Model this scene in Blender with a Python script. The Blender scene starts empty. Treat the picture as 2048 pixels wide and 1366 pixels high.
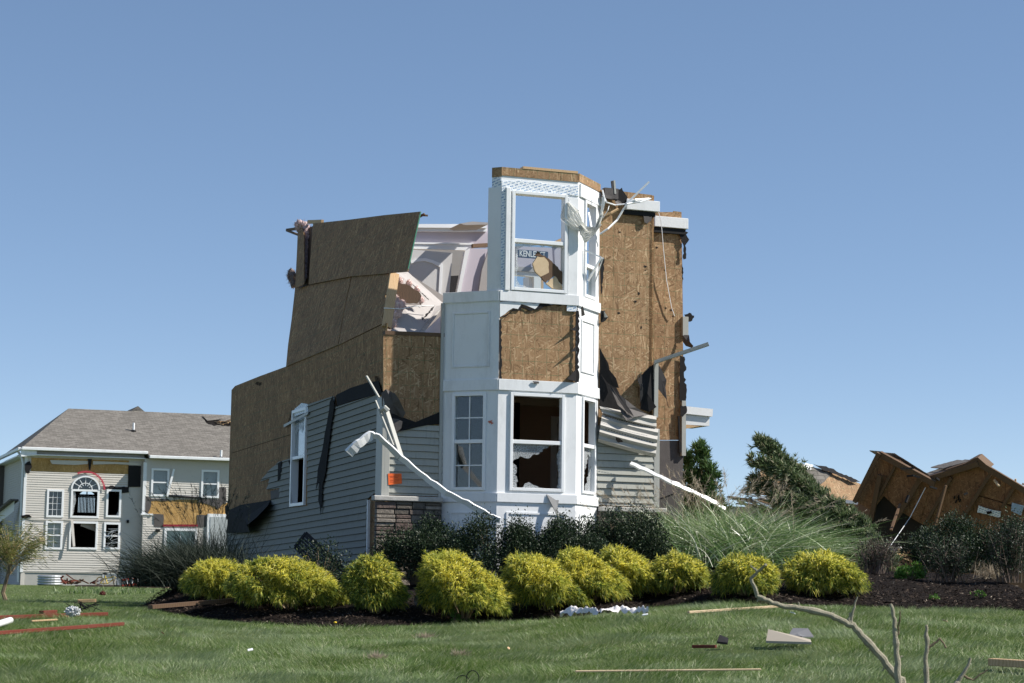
import bpy, bmesh, math, random
import numpy as np
from mathutils import Vector, Matrix, noise as mnoise
random.seed(7); RNG = np.random.default_rng(11)
SC = bpy.context.scene; COL = SC.collection
# ------------------------------------------------------------------ camera
FPX = 3982.0                                    # focal length in pixels of the 2048 px wide photograph (70 mm)
TH = math.radians(20.5)                         # the houses are turned this much against the view
CAMZ = 1.5
cam_d = bpy.data.cameras.new('camera'); cam = bpy.data.objects.new('camera', cam_d); COL.objects.link(cam)
cam_d.sensor_width = 36; cam_d.lens = FPX*36/2048; cam_d.clip_start = .1; cam_d.clip_end = 3000
M3 = Matrix.Rotation(math.pi/2+math.atan(482/FPX), 3, 'X') @ Matrix.Rotation(math.radians(.8), 3, 'Z')
CAM = Vector((0, 0, CAMZ))
cam.matrix_world = Matrix.Translation(CAM) @ M3.to_4x4()
cam_d.dof.use_dof = True; cam_d.dof.focus_distance = 31; cam_d.dof.aperture_fstop = 14
SC.camera = cam
# ------------------------------------------------------------------ sky and sun
FU = Vector((math.cos(TH), math.sin(TH), 0)); FN = Vector((math.sin(TH), -math.cos(TH), 0)); Z = Vector((0, 0, 1))
SUN = (FU*.668 + FN*.30 + Z*.68).normalized()
w = bpy.data.worlds.new('World'); SC.world = w; w.use_nodes = True
nt = w.node_tree; nt.nodes.clear()
sky = nt.nodes.new('ShaderNodeTexSky'); sky.sky_type = 'NISHITA'; sky.sun_disc = False
sky.sun_elevation = math.asin(SUN.z); sky.sun_rotation = math.atan2(SUN.x, SUN.y)
sky.altitude = 0; sky.air_density = 0.5; sky.dust_density = 0.0; sky.ozone_density = 2.0
gam = nt.nodes.new('ShaderNodeGamma'); gam.inputs[1].default_value = .65; hsv = nt.nodes.new('ShaderNodeHueSaturation'); hsv.inputs['Saturation'].default_value = 1.2
tint = nt.nodes.new('ShaderNodeMix'); tint.data_type = 'RGBA'; tint.blend_type = 'MULTIPLY'; tint.inputs[0].default_value = 1; tint.inputs[7].default_value = (1.06, 1.04, 1.04, 1)
bg = nt.nodes.new('ShaderNodeBackground'); bg.inputs[1].default_value = .17
ow = nt.nodes.new('ShaderNodeOutputWorld')
nt.links.new(sky.outputs[0], gam.inputs[0]); nt.links.new(gam.outputs[0], hsv.inputs['Color']); nt.links.new(hsv.outputs[0], tint.inputs[6]); nt.links.new(tint.outputs[2], bg.inputs[0]); nt.links.new(bg.outputs[0], ow.inputs[0])
sl = bpy.data.lights.new('sun', 'SUN'); sl.energy = 5.0; sl.angle = math.radians(.53); sl.color = (1, .95, .87)
so = bpy.data.objects.new('sun', sl); COL.objects.link(so); so.location = SUN*60
so.rotation_euler = SUN.to_track_quat('Z', 'Y').to_euler()
SC.view_settings.view_transform = 'Standard'; SC.view_settings.look = 'None'
SC.view_settings.exposure = 0.5; SC.view_settings.gamma = 1
SC.cycles.max_bounces = 6; SC.cycles.transparent_max_bounces = 12
# ------------------------------------------------------------------ rays and planes
def ray(px, py): return M3 @ Vector(((px-1024)/FPX, (683-py)/FPX, -1))
def at(px, py, y):
    d = ray(px, py); return CAM + d*(y/d.y)
def lerp(a, b, t): return a+(b-a)*t
class PL:
    """a plane in the place: origin, sideways s, up t, outward normal n"""
    def __init__(s, o, S, T, N): s.o, s.S, s.T, s.N = Vector(o), Vector(S).normalized(), Vector(T).normalized(), Vector(N).normalized()
    def off(s, d): return PL(s.o+s.N*d, s.S, s.T, s.N)
    def hit(s, px, py, d=0):
        r = ray(px, py); return CAM + r*(((s.o+s.N*d)-CAM).dot(s.N)/r.dot(s.N))
    def st(s, px, py, d=0):
        v = s.hit(px, py, d)-s.o; return (v.dot(s.S), v.dot(s.T))
    def P(s, a, t, d=0): return s.o+s.S*a+s.T*t+s.N*d
    def poly(s, pts, d=0): return [s.hit(q[0], q[1], q[2] if len(q) > 2 else d) for q in pts]
c0 = at(766, 1000, 31); c0.z = 0
FP = PL(c0, FU, Z, FN)                           # front wall
SB = Vector((-math.sin(TH), math.cos(TH), 0)); SN = Vector((-math.cos(TH), -math.sin(TH), 0))
SP = PL(c0, SB, Z, SN)                           # left side wall, s runs back
# ------------------------------------------------------------------ ground height
GY = np.array([-40, 0, 8, 16, 22, 27, 31, 40, 60, 98, 700.]); GZ = np.array([-.3, 0, .36, .70, .87, 1.0, 1.04, .98, .90, 1.05, 1.05])
def g_np(x, y):
    z = np.interp(y, GY, GZ)
    wgt = np.where(x > 0, np.interp(y, [10, 25, 36, 60], [0, 1, 1, 0]), np.interp(y, [10, 25, 29, 38], [0, 1, 1, 0]))
    z = z + np.interp(x, [-9, -5, -2.6, -.2, 1.2, 2.8, 6.5, 12], [.08, .06, -.07, -.01, .14, .275, .25, .25])*wgt
    return z + .02*np.sin(x*1.3+.5)*np.sin(y*.9)*np.interp(y, [5, 15], [0, 1]) + .012*np.sin(x*3.1+y*2.3)
def g(x, y): return float(g_np(np.array(x, float), np.array(y, float)))
def hit_fn(px, py, fn, y0=6, y1=140):
    r = ray(px, py); r = r/r.y; y = y0; prev = None
    while y < y1:
        p = CAM+r*y; h = p.z-fn(p.x, p.y)
        if h < 0:
            if prev is None: return p
            yy = lerp(prev[0], y, prev[1]/(prev[1]-h)); return CAM+r*yy
        prev = (y, h); y += .05 if y < 45 else .2
    return CAM+r*y1
def ghit(px, py): return hit_fn(px, py, g)
EDGE_PX = [(262, 1212), (330, 1226), (430, 1240), (560, 1250), (700, 1254), (860, 1250), (1000, 1246), (1080, 1240), (1130, 1236), (1220, 1226), (1300, 1216), (1420, 1206), (1540, 1210), (1660, 1214), (1800, 1218), (1950, 1222), (2120, 1224)]
EDGE = np.array([(p.x, p.y) for p in (ghit(*q) for q in EDGE_PX)])
def edge_y(x): return np.interp(x, EDGE[:, 0], EDGE[:, 1])
def bed_np(x, y):
    t = y-edge_y(x)
    return g_np(x, y) + np.interp(t, [-.1, 0, .25, 2.2, 4.5, 9], [-.05, 0, .06, .30, .44, .48])
def bed(x, y): return float(bed_np(np.array(x, float), np.array(y, float)))
def bhit(px, py): return hit_fn(px, py, lambda x, y: max(g(x, y), bed(x, y)), 20, 60)
# ------------------------------------------------------------------ object helpers
def link(o, parent=None):
    COL.objects.link(o)
    if parent is not None: o.parent = parent
    return o
def base_of(parent):
    v = Vector((0, 0, 0))
    while parent is not None: v += parent.location; parent = parent.parent
    return v
def tag(o, label=None, cat=None, group=None, kind=None):
    for k, v in (('label', label), ('category', cat), ('group', group), ('kind', kind)):
        if v: o[k] = v
    return o
def thing(name, label, cat, loc=(0, 0, 0), group=None):
    o = bpy.data.objects.new(name, None); o.empty_display_size = .2; o.location = Vector(loc); link(o)
    return tag(o, label, cat, group)
def auto_uv(me):
    """metres along the face, so that boards and sheets keep their true scale"""
    n = len(me.polygons)
    if not n: return
    uv = me.uv_layers.new(name='UVMap')
    nl = len(me.loops); co = np.empty(len(me.vertices)*3); me.vertices.foreach_get('co', co); co = co.reshape(-1, 3)
    vi = np.empty(nl, int); me.loops.foreach_get('vertex_index', vi)
    nm = np.empty(n*3); me.polygons.foreach_get('normal', nm); nm = nm.reshape(-1, 3)
    tot = np.empty(n, int); me.polygons.foreach_get('loop_total', tot)
    pn = np.repeat(nm, tot, axis=0)
    t = np.stack([-pn[:, 1], pn[:, 0], np.zeros(nl)], 1); ln = np.linalg.norm(t, axis=1)
    flat = ln < .25; t[flat] = (1, 0, 0); ln[flat] = 1; t /= ln[:, None]
    b = np.cross(pn, t); c = co[vi]
    me.uv_layers[0].data.foreach_set('uv', np.stack([(c*t).sum(1), (c*b).sum(1)], 1).ravel())
class MB:
    def __init__(s): s.v = []; s.f = []
    def add(s, vs, fs):
        k = len(s.v); s.v += [Vector(q) for q in vs]; s.f += [tuple(i+k for i in q) for q in fs]; return s
    def quad(s, *p): return s.add(p, [tuple(range(len(p)))])
    def slab(s, pts, vec):
        n = len(pts); vec = Vector(vec); back = [Vector(p)+vec for p in pts]
        return s.add(list(pts)+back, [tuple(range(n)), tuple(range(2*n-1, n-1, -1))]+[(i, n+i, n+(i+1) % n, (i+1) % n) for i in range(n)])
    def pbox(s, pl, a0, a1, t0, t1, d0, d1):
        P = pl.P
        return s.slab([P(a0, t0, d1), P(a1, t0, d1), P(a1, t1, d1), P(a0, t1, d1)], pl.N*(d0-d1))
    def bar(s, a, b, wx, wy, up=(0, 0, 1)):
        a, b = Vector(a), Vector(b); d = (b-a).normalized(); x = d.cross(Vector(up))
        x = x.normalized() if x.length > 1e-4 else Vector((1, 0, 0)); y = x.cross(d)
        c = [x*wx/2+y*wy/2, -x*wx/2+y*wy/2, -x*wx/2-y*wy/2, x*wx/2-y*wy/2]
        return s.slab([a+q for q in c], b-a)
    def tube(s, pts, rad, n=7, cap=True, sq=None):
        pts = [Vector(p) for p in pts]; m = len(pts)
        if not hasattr(rad, '__len__'): rad = [rad]*m
        vs = []; fs = []; x = None
        for i, p in enumerate(pts):
            d = (pts[min(i+1, m-1)]-pts[max(i-1, 0)]).normalized()
            if x is None: x = d.orthogonal().normalized()
            x = (x-d*x.dot(d)).normalized(); y = d.cross(x)
            for k in range(n):
                a = 2*math.pi*(k+.5)/n; r1, r2 = (rad[i], rad[i]) if sq is None else (rad[i]*sq[0], rad[i]*sq[1])
                vs.append(p+x*math.cos(a)*r1+y*math.sin(a)*r2)
        for i in range(m-1):
            for k in range(n): fs.append((i*n+k, i*n+(k+1) % n, (i+1)*n+(k+1) % n, (i+1)*n+k))
        if cap: fs += [tuple(range(n))[::-1], tuple(range((m-1)*n, m*n))]
        return s.add(vs, fs)
    def lump(s, c, r, seed=0, amp=.25, sub=3, fr=2.0):
        bm = bmesh.new(); bmesh.ops.create_icosphere(bm, subdivisions=sub, radius=1)
        vs = []
        for v in bm.verts:
            q = v.co.copy(); k = 1+amp*mnoise.noise(q*fr+Vector((seed*3.1, seed, 0)))+amp*.5*mnoise.noise(q*fr*2.7+Vector((seed, 7, 0)))
            vs.append(Vector(c)+Vector((q.x*r[0], q.y*r[1], q.z*r[2]))*k)
        fs = [tuple(v.index for v in f.verts) for f in bm.faces]; bm.free()
        return s.add(vs, fs)
    def build(s, name, mat, parent=None, smooth=False, bevel=0, flip=True):
        me = bpy.data.meshes.new(name)
        o = bpy.data.objects.new(name, me)
        if parent is not None: b = base_of(parent)
        else:
            b = Vector((sum(v.x for v in s.v)/len(s.v), sum(v.y for v in s.v)/len(s.v), min(v.z for v in s.v))); o.location = b
        me.from_pydata([v-b for v in s.v], [], s.f); me.update()
        bm = bmesh.new(); bm.from_mesh(me)
        if flip: bmesh.ops.recalc_face_normals(bm, faces=bm.faces)
        if bevel: bmesh.ops.bevel(bm, geom=[e for e in bm.edges if e.calc_face_angle(0) > .5], offset=bevel, segments=1, affect='EDGES')
        bm.to_mesh(me); bm.free()
        if smooth: me.polygons.foreach_set('use_smooth', [True]*len(me.polygons))
        auto_uv(me); me.materials.append(mat); link(o, parent); return o
def np_mesh(name, co, quads, tris, mat, parent=None, loc=None, smooth=False):
    me = bpy.data.meshes.new(name); b = base_of(parent) if parent is not None else (Vector(loc) if loc is not None else Vector((0, 0, 0)))
    co = co-np.array(b); me.vertices.add(len(co)); me.vertices.foreach_set('co', co.astype(np.float32).ravel())
    nq, ntr = len(quads), len(tris)
    me.loops.add(nq*4+ntr*3); me.polygons.add(nq+ntr)
    me.loops.foreach_set('vertex_index', np.concatenate([quads.ravel(), tris.ravel()]).astype(np.int32))
    st = np.concatenate([np.arange(nq)*4, nq*4+np.arange(ntr)*3]).astype(np.int32)
    me.polygons.foreach_set('loop_start', st)
    me.update(calc_edges=True); me.validate()
    if smooth: me.polygons.foreach_set('use_smooth', [True]*len(me.polygons))
    me.materials.append(mat); o = bpy.data.objects.new(name, me)
    if parent is None: o.location = b
    return link(o, parent)
def unit(a): return a/np.maximum(np.linalg.norm(a, axis=1, keepdims=True), 1e-9)
def blade_geo(base, dirv, L, W, bend, nseg=2, side=None, prof=None):
    N = len(base); dirv = unit(dirv)
    if side is None: side = unit(np.cross(dirv, RNG.normal(size=(N, 3))))
    rows = []
    for k in range(nseg):
        t = k/nseg; c = base+dirv*(L*t)[:, None]+bend*(t*t)
        wd = (W*.5*((1-t*.55) if prof is None else prof(t)))[:, None]
        rows += [c-side*wd, c+side*wd]
    rows.append(base+dirv*L[:, None]+bend)
    co = np.stack(rows, 1); m = 2*nseg+1; off = (np.arange(N)*m)[:, None]
    q = [np.array([2*k, 2*k+1, 2*k+3, 2*k+2])+off for k in range(nseg-1)]
    q = np.concatenate(q) if q else np.zeros((0, 4), int)
    t = np.array([2*nseg-2, 2*nseg-1, 2*nseg])+off
    return co.reshape(-1, 3), q, t
def join_geo(gs):
    co = []; q = []; t = []; k = 0
    for c, a, b in gs: co.append(c); q.append(a+k); t.append(b+k); k += len(c)
    return np.concatenate(co), np.concatenate(q), np.concatenate(t)
def leaf_geo(c, d, s, L, W):
    """diamond leaves: centre, direction, side"""
    tip = c+d*(L*.5)[:, None]; bs = c-d*(L*.5)[:, None]; a = c+s*(W*.5)[:, None]; b = c-s*(W*.5)[:, None]
    co = np.stack([bs, a, tip, b], 1).reshape(-1, 3)
    return co, np.arange(4)+(np.arange(len(c))*4)[:, None], np.zeros((0, 3), int)
def rand_dirs(n): return unit(RNG.normal(size=(n, 3)))
# ------------------------------------------------------------------ materials
class NT:
    def __init__(s, name):
        s.m = bpy.data.materials.new(name); s.m.use_nodes = True; s.t = s.m.node_tree; s.t.nodes.clear()
        s.out = s.t.nodes.new('ShaderNodeOutputMaterial')
    def n(s, typ, **kw):
        nd = s.t.nodes.new('ShaderNode'+typ)
        for k, v in kw.items():
            if k.startswith('i_'):
                key = k[2:]; key = int(key) if key.isdigit() else key.replace('_', ' '); s.set(nd.inputs[key], v)
            else: setattr(nd, k, v)
        return nd
    def set(s, inp, v):
        if isinstance(v, bpy.types.NodeSocket): s.t.links.new(v, inp)
        elif isinstance(v, tuple) and len(v) == 3 and inp.type == 'RGBA': inp.default_value = (*v, 1)
        else: inp.default_value = v
    def math(s, op, a, b=0, c=0):
        nd = s.t.nodes.new('ShaderNodeMath'); nd.operation = op
        for i, v in enumerate((a, b, c)):
            s.set(nd.inputs[i], v)
        return nd.outputs[0]
    def mix(s, fac, a, b, mode='MIX'):
        nd = s.t.nodes.new('ShaderNodeMix'); nd.data_type = 'RGBA'; nd.blend_type = mode
        s.set(nd.inputs[0], fac); s.set(nd.inputs[6], a); s.set(nd.inputs[7], b); return nd.outputs[2]
    def ramp(s, fac, stops, interp='LINEAR'):
        nd = s.t.nodes.new('ShaderNodeValToRGB'); cr = nd.color_ramp; cr.interpolation = interp
        while len(cr.elements) < len(stops): cr.elements.new(.5)
        for e, (p, c) in zip(cr.elements, stops):
            e.position = p; e.color = (*c, 1) if isinstance(c, tuple) else (c, c, c, 1)
        s.set(nd.inputs[0], fac); return nd.outputs[0]
    def noise(s, scale, vec=None, detail=4, rough=.6, dim='3D'):
        nd = s.n('TexNoise', noise_dimensions=dim); nd.inputs['Scale'].default_value = scale; nd.inputs['Detail'].default_value = detail; nd.inputs['Roughness'].default_value = rough
        if vec is not None: s.set(nd.inputs['Vector'], vec)
        return nd.outputs[0]
    def obj(s): return s.n('TexCoord').outputs['Object']
    def uv(s): return s.n('TexCoord').outputs['UV']
    def mapping(s, vec, scale=(1, 1, 1), rot=(0, 0, 0), loc=(0, 0, 0)):
        nd = s.n('Mapping'); s.set(nd.inputs[0], vec); nd.inputs[1].default_value = loc; nd.inputs[2].default_value = rot; nd.inputs[3].default_value = scale; return nd.outputs[0]
    def bump(s, h, strength=.3, dist=.01):
        nd = s.n('Bump'); nd.inputs['Strength'].default_value = strength; nd.inputs['Distance'].default_value = dist; s.set(nd.inputs['Height'], h); return nd.outputs[0]
    def bsdf(s, col, rough=.7, spec=.4, normal=None, metal=0, emit=None):
        nd = s.n('BsdfPrincipled'); s.set(nd.inputs['Base Color'], col); s.set(nd.inputs['Roughness'], rough)
        s.set(nd.inputs['Specular IOR Level'], spec); s.set(nd.inputs['Metallic'], metal)
        if normal is not None: s.set(nd.inputs['Normal'], normal)
        return nd.outputs[0]
    def done(s, sh): s.t.links.new(sh, s.out.inputs[0]); return s.m
def mix_shader(T, fac, a, b):
    nd = T.n('MixShader'); T.set(nd.inputs[0], fac); T.set(nd.inputs[1], a); T.set(nd.inputs[2], b); return nd.outputs[0]
def mat_plain(name, col, rough=.6, spec=.4, var=.12, sc=6, bump=.0, metal=0, dirt=0, spat=0):
    T = NT(name); o = T.obj(); n1 = T.noise(sc, o, 5)
    c = T.mix(n1, tuple(q*(1-var) for q in col), tuple(min(1, q*(1+var)) for q in col))
    if dirt:
        n2 = T.noise(2.3, T.mapping(o, (1, 1, .35)), 8, .75); c = T.mix(T.math('MULTIPLY', T.ramp(n2, [(.5, 0.), (.72, 1.)]), dirt), c, (.12, .11, .09))
    if spat:
        n3 = T.noise(55, o, 3, .8); n4 = T.noise(1.7, o, 4); c = T.mix(T.math('MULTIPLY', T.ramp(n3, [(.67, 0.), (.72, 1.)]), T.math('MULTIPLY', T.ramp(n4, [(.42, 0.), (.62, 1.)]), spat)), c, (.16, .14, .11))
    nr = T.bump(T.noise(sc*6, o, 4), .5, bump) if bump else None
    return T.done(T.bsdf(c, rough, spec, nr, metal))
def mat_osb(name, dark, mid, light, lines=True, vertical=False):
    T = NT(name); uv = T.uv(); cols = []
    for k, (rot, sx, sy) in enumerate(((.1, 7, 46), (1.05, 8, 52), (2.0, 6.5, 40), (.55, 9, 60), (2.6, 8, 56), (1.55, 7, 48))):
        warp = T.mix(.035, uv, T.n('TexNoise', i_Vector=uv, i_Scale=7.0+1.3*k).outputs[1], 'ADD')
        vo = T.n('TexVoronoi', voronoi_dimensions='2D', i_Vector=T.mapping(T.mapping(warp, (1, 1, 1), (0, 0, rot), (k*3.7, k*1.9, 0)), (sx, sy, 1)), i_Scale=1.0)
        sep = T.n('SeparateColor'); T.set(sep.inputs[0], vo.outputs['Color']); cols.append((sep.outputs[0], sep.outputs[1]))
    val = cols[0][0]
    for k in (1, 2, 3, 4, 5): val = T.mix(T.math('GREATER_THAN', cols[k][1], .66), val, cols[k][0])
    c = T.ramp(val, [(0, dark), (.18, tuple(lerp(a, b, .7) for a, b in zip(dark, mid))), (.6, mid), (.86, tuple(lerp(a, b, .3) for a, b in zip(mid, light))), (1, light)])
    big = T.noise(1.3, uv, 5); c = T.mix(1, c, T.ramp(big, [(.3, (.80, .78, .76)), (.7, (1.14, 1.12, 1.08))]), 'MULTIPLY')
    kn = T.n('TexVoronoi', voronoi_dimensions='2D', i_Vector=uv, i_Scale=5.0).outputs[0]
    c = T.mix(T.math('LESS_THAN', T.math('ADD', kn, T.math('MULTIPLY', T.noise(60, uv), .03)), .038), c, (.05, .03, .02))
    if lines:
        sx = T.n('SeparateXYZ'); T.set(sx.inputs[0], uv)
        lx = T.math('LESS_THAN', T.math('FRACT', T.math('MULTIPLY', sx.outputs[0], 1/.2032)), .028)
        ly = T.math('LESS_THAN', T.math('FRACT', T.math('MULTIPLY', sx.outputs[1], 1/.2032)), .034)
        ln = T.math('MULTIPLY', T.math('MAXIMUM', lx, ly), T.ramp(T.noise(14, uv), [(.33, 0.), (.55, .85)]))
        c = T.mix(ln, c, (.09, .15, .07))
    return T.done(T.bsdf(c, .75, .3, T.bump(val, .25, .004)))
OSB = mat_osb('osb_board', (.175, .10, .048), (.325, .20, .105), (.52, .37, .225))
OSB_SHADE = mat_osb('shade_toned_osb', (.12, .064, .027), (.27, .148, .064), (.48, .30, .15))  # same board as the front, toned darker for the shaded side wall
OSB_FAR = mat_osb('golden_osb', (.30, .17, .055), (.47, .285, .10), (.62, .42, .2), lines=False)
OSB_RED = mat_osb('red_brown_osb', (.10, .05, .026), (.23, .12, .062), (.36, .21, .115), lines=False)
def mat_siding(name, col, dirt=.5):
    T = NT(name); uv = T.uv(); o = T.obj()
    grain = T.noise(1, T.mapping(uv, (3, 160, 1)), 3); c = T.mix(grain, tuple(q*.93 for q in col), tuple(q*1.05 for q in col))
    st = T.noise(1, T.mapping(uv, (26, 3.5, 1)), 7, .7); st2 = T.noise(1.4, uv, 4)
    f = T.math('MULTIPLY', T.ramp(st, [(.52, 0.), (.7, 1.)]), T.ramp(st2, [(.4, .15), (.65, 1.)]))
    c = T.mix(T.math('MULTIPLY', f, dirt), c, (.13, .125, .11))
    sp = T.noise(70, uv, 3, .8); c = T.mix(T.ramp(sp, [(.68, 0.), (.74, .6*dirt)]), c, (.07, .06, .05))
    return T.done(T.bsdf(c, .7, .06, T.bump(grain, .12, .002)))
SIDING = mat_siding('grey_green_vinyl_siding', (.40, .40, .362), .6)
SIDING_SIDE = mat_siding('shaded_grimy_vinyl_siding', (.285, .285, .258), .85)  # same siding, base darkened to paint the side wall's shade, plus extra grime
SIDING_FAR = mat_siding('beige_vinyl_siding', (.60, .565, .515), .3)
WHITE = mat_plain('white_trim', (.79, .80, .81), .45, .35, .04, 3, 0, 0, .22, .5)
WHITE_DIRTY = mat_plain('white_trim_splattered', (.77, .78, .79), .45, .35, .04, 3, .001, 0, .35, .9)
VINYL = mat_plain('white_window_vinyl', (.82, .83, .84), .3, .5, .02, 4)
LAV = mat_plain('lavender_wall_paint', (.54, .49, .55), .7, .2, .04, 2)
DRYWALL = mat_plain('drywall', (.41, .385, .375), .8, .2, .06, 3, .002, 0, .15)
ROOM = mat_plain('tan_room_paint', (.42, .285, .20), .8, .2, .06, 2)
FELT = mat_plain('black_building_paper', (.022, .021, .022), .85, .12, .35, 5, .006)
FELT_GREY = mat_plain('worn_building_paper', (.095, .085, .082), .7, .3, .3, 7, .006)
GREYTRIM = mat_plain('grey_vinyl_trim', (.40, .40, .37), .45, .4, .06, 5, 0, 0, .25)
WHITEMETAL = mat_plain('white_painted_metal', (.80, .80, .80), .35, .5, .04, 5, .004, 0, .15)
STUD = None
def mat_wood(name, a, b, sc=1.0):
    T = NT(name); o = T.obj(); n1 = T.noise(3*sc, T.mapping(o, (1, 1, 1)), 6, .7); wv = T.n('TexWave', i_Vector=o, i_Scale=14.0*sc, i_Distortion=6.0, i_Detail=3.0).outputs[1]
    c = T.mix(T.math('MULTIPLY', T.math('ADD', n1, wv), .5), a, b); return T.done(T.bsdf(c, .7, .25, T.bump(n1, .3, .004)))
STUD = mat_wood('pine_lumber', (.42, .26, .13), (.66, .47, .28))
OLDWOOD = mat_wood('brown_lumber', (.085, .05, .03), (.18, .11, .065))
PALEWOOD = mat_wood('split_pale_wood', (.38, .25, .13), (.82, .66, .45), 2.2)
REDPAINT = mat_plain('red_brown_paint', (.15, .040, .027), .75, .12, .25, 9, .002, 0, .3)
BLACK = mat_plain('black_metal', (.014, .014, .015), .65, .2, .2, 8)
DARK = mat_plain('dark_void', (.014, .012, .011), .9, .1, .2, 3)
STEEL = mat_plain('galvanised_steel', (.55, .57, .58), .35, .5, .1, 5, 0, .7)
CONCRETE = mat_plain('concrete', (.42, .41, .385), .85, .2, .12, 3, .004, 0, .25)
PINK = mat_plain('pink_insulation', (.72, .47, .45), .95, .1, .3, 14, .02)
ORANGE = mat_plain('orange_paper', (.90, .16, .035), .6, .3, .04, 3)
def mat_wrap():
    T = NT('printed_house_wrap'); uv = T.uv()
    br = T.n('TexBrick', i_Vector=T.mapping(uv, (1, 1, 1), (0, 0, -.35)), i_Color1=(.16, .27, .45), i_Color2=(.30, .42, .58), i_Mortar=(.80, .83, .86), i_Scale=1.0, i_Mortar_Size=.013, i_Brick_Width=.085, i_Row_Height=.042)
    c = T.mix(T.ramp(T.noise(30, uv), [(.5, 0.), (.6, .6)]), br.outputs[0], (.80, .83, .86))
    cr = T.noise(7, uv, 6, .7); return T.done(T.bsdf(c, .4, .4, T.bump(cr, .9, .02)))
WRAP = mat_wrap()
def mat_glass(name='window_glass', refl=.05, tint=(.86, .9, .9)):
    T = NT(name); tr = T.n('BsdfTransparent', i_0=tint).outputs[0]; gl = T.n('BsdfGlossy', i_0=(1, 1, 1), i_Roughness=.01).outputs[0]
    fr = T.math('POWER', T.n('LayerWeight', i_Blend=.5).outputs[1], 4.0)
    return T.done(mix_shader(T, T.math('ADD', T.math('MULTIPLY', fr, .9), refl), tr, gl))
GLASS = mat_glass()
def mat_cracked():
    T = NT('shattered_glass'); uv = T.uv()
    v = T.n('TexVoronoi', feature='DISTANCE_TO_EDGE', voronoi_dimensions='2D', i_Vector=uv, i_Scale=26.0).outputs[0]
    f = T.ramp(v, [(0, .75), (.06, .38), (.3, .22)]); f = T.math('MULTIPLY', f, T.ramp(T.noise(4, uv), [(.3, .5), (.7, 1.3)]))
    tr = T.n('BsdfTransparent', i_0=(.9, .92, .92)).outputs[0]; df = T.bsdf((.62, .64, .66), .3, .6)
    return T.done(mix_shader(T, f, tr, df))
CRACKED = mat_cracked()
def mat_foliage(name, stops, rough=.55, trans=.35, spec=.3, patch=None):
    """colour differs from leaf to leaf (random per island)"""
    T = NT(name); r = T.n('NewGeometry').outputs['Random Per Island']; c = T.ramp(r, stops)
    if patch:
        f = T.ramp(T.noise(patch[0], T.obj(), 3), [(patch[1], 0.), (patch[2], 1.)]); c = T.mix(f, c, T.mix(.75, c, patch[3]))
    p = T.bsdf(c, rough, spec); tl = T.n('BsdfTranslucent'); T.set(tl.inputs[0], c)
    return T.done(mix_shader(T, trans, p, tl.outputs[0]))
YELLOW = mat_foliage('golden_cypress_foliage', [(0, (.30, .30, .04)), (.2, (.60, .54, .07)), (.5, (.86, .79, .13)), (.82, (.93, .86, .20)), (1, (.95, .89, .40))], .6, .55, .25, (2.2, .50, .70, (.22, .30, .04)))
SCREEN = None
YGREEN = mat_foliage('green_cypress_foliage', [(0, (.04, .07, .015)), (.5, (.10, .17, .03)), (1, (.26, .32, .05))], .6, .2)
HOLLY = mat_foliage('holly_leaves', [(0, (.010, .019, .009)), (.6, (.022, .042, .018)), (.9, (.042, .072, .03)), (1, (.09, .12, .055))], .5, .12, .3)
BRIGHTLEAF = mat_foliage('bright_green_leaves', [(0, (.05, .12, .02)), (1, (.14, .27, .05))], .45, .35)
CEDAR = mat_foliage('cedar_foliage', [(0, (.04, .07, .028)), (.45, (.11, .165, .065)), (.8, (.27, .31, .17)), (1, (.42, .38, .26))], .6, .2, .3)
CEDAR2 = mat_foliage('arborvitae_foliage', [(0, (.03, .065, .022)), (.6, (.075, .15, .045)), (1, (.17, .25, .08))], .6, .25)
BRONZE = mat_foliage('dry_cedar_twigs', [(0, (.09, .06, .05)), (1, (.22, .17, .14))], .8, .1)
MISC = mat_foliage('ornamental_grass_blades', [(0, (.07, .15, .03)), (.45, (.17, .28, .08)), (.75, (.36, .45, .22)), (1, (.76, .76, .60))], .30, .3, .6)
MISC_DARK = mat_foliage('shade_darkened_grass_blades', [(0, (.016, .024, .016)), (.6, (.034, .046, .034)), (1, (.075, .085, .065))], .6, .15, .15)  # blade colours darkened to carry the house shadow
PLUME = mat_foliage('dry_grass_plumes', [(0, (.30, .24, .17)), (1, (.52, .44, .33))], .7, .3)
LAWN = mat_foliage('lawn_blades', [(0, (.055, .11, .018)), (.45, (.12, .205, .038)), (.72, (.22, .295, .09)), (.90, (.36, .41, .21)), (1, (.58, .54, .36))], .42, .38, .4, (.8, .46, .66, (.25, .31, .17)))
WILLOW = mat_foliage('pale_willow_leaves', [(0, (.10, .12, .03)), (1, (.26, .27, .08))], .6, .4)
BARK = mat_plain('twig_bark', (.20, .155, .10), .8, .2, .3, 20, .004)
GREYBARK = mat_plain('dead_grey_branch', (.33, .30, .22), .8, .2, .6, 45, .012, 0, .7)
def mat_cloth(name, col):
    T = NT(name); c = T.mix(T.noise(12, T.obj(), 5), tuple(q*.92 for q in col), col); tl = T.n('BsdfTranslucent'); T.set(tl.inputs[0], c)
    return T.done(mix_shader(T, .4, T.bsdf(c, .9, .1), tl.outputs[0]))
def mat_darkening_screen():
    T = NT('darkening_screen'); tr = T.n('BsdfTransparent').outputs[0]; return T.done(mix_shader(T, .86, tr, T.bsdf((.025, .026, .028), .8, .1)))
SCREEN = mat_darkening_screen()
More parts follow.
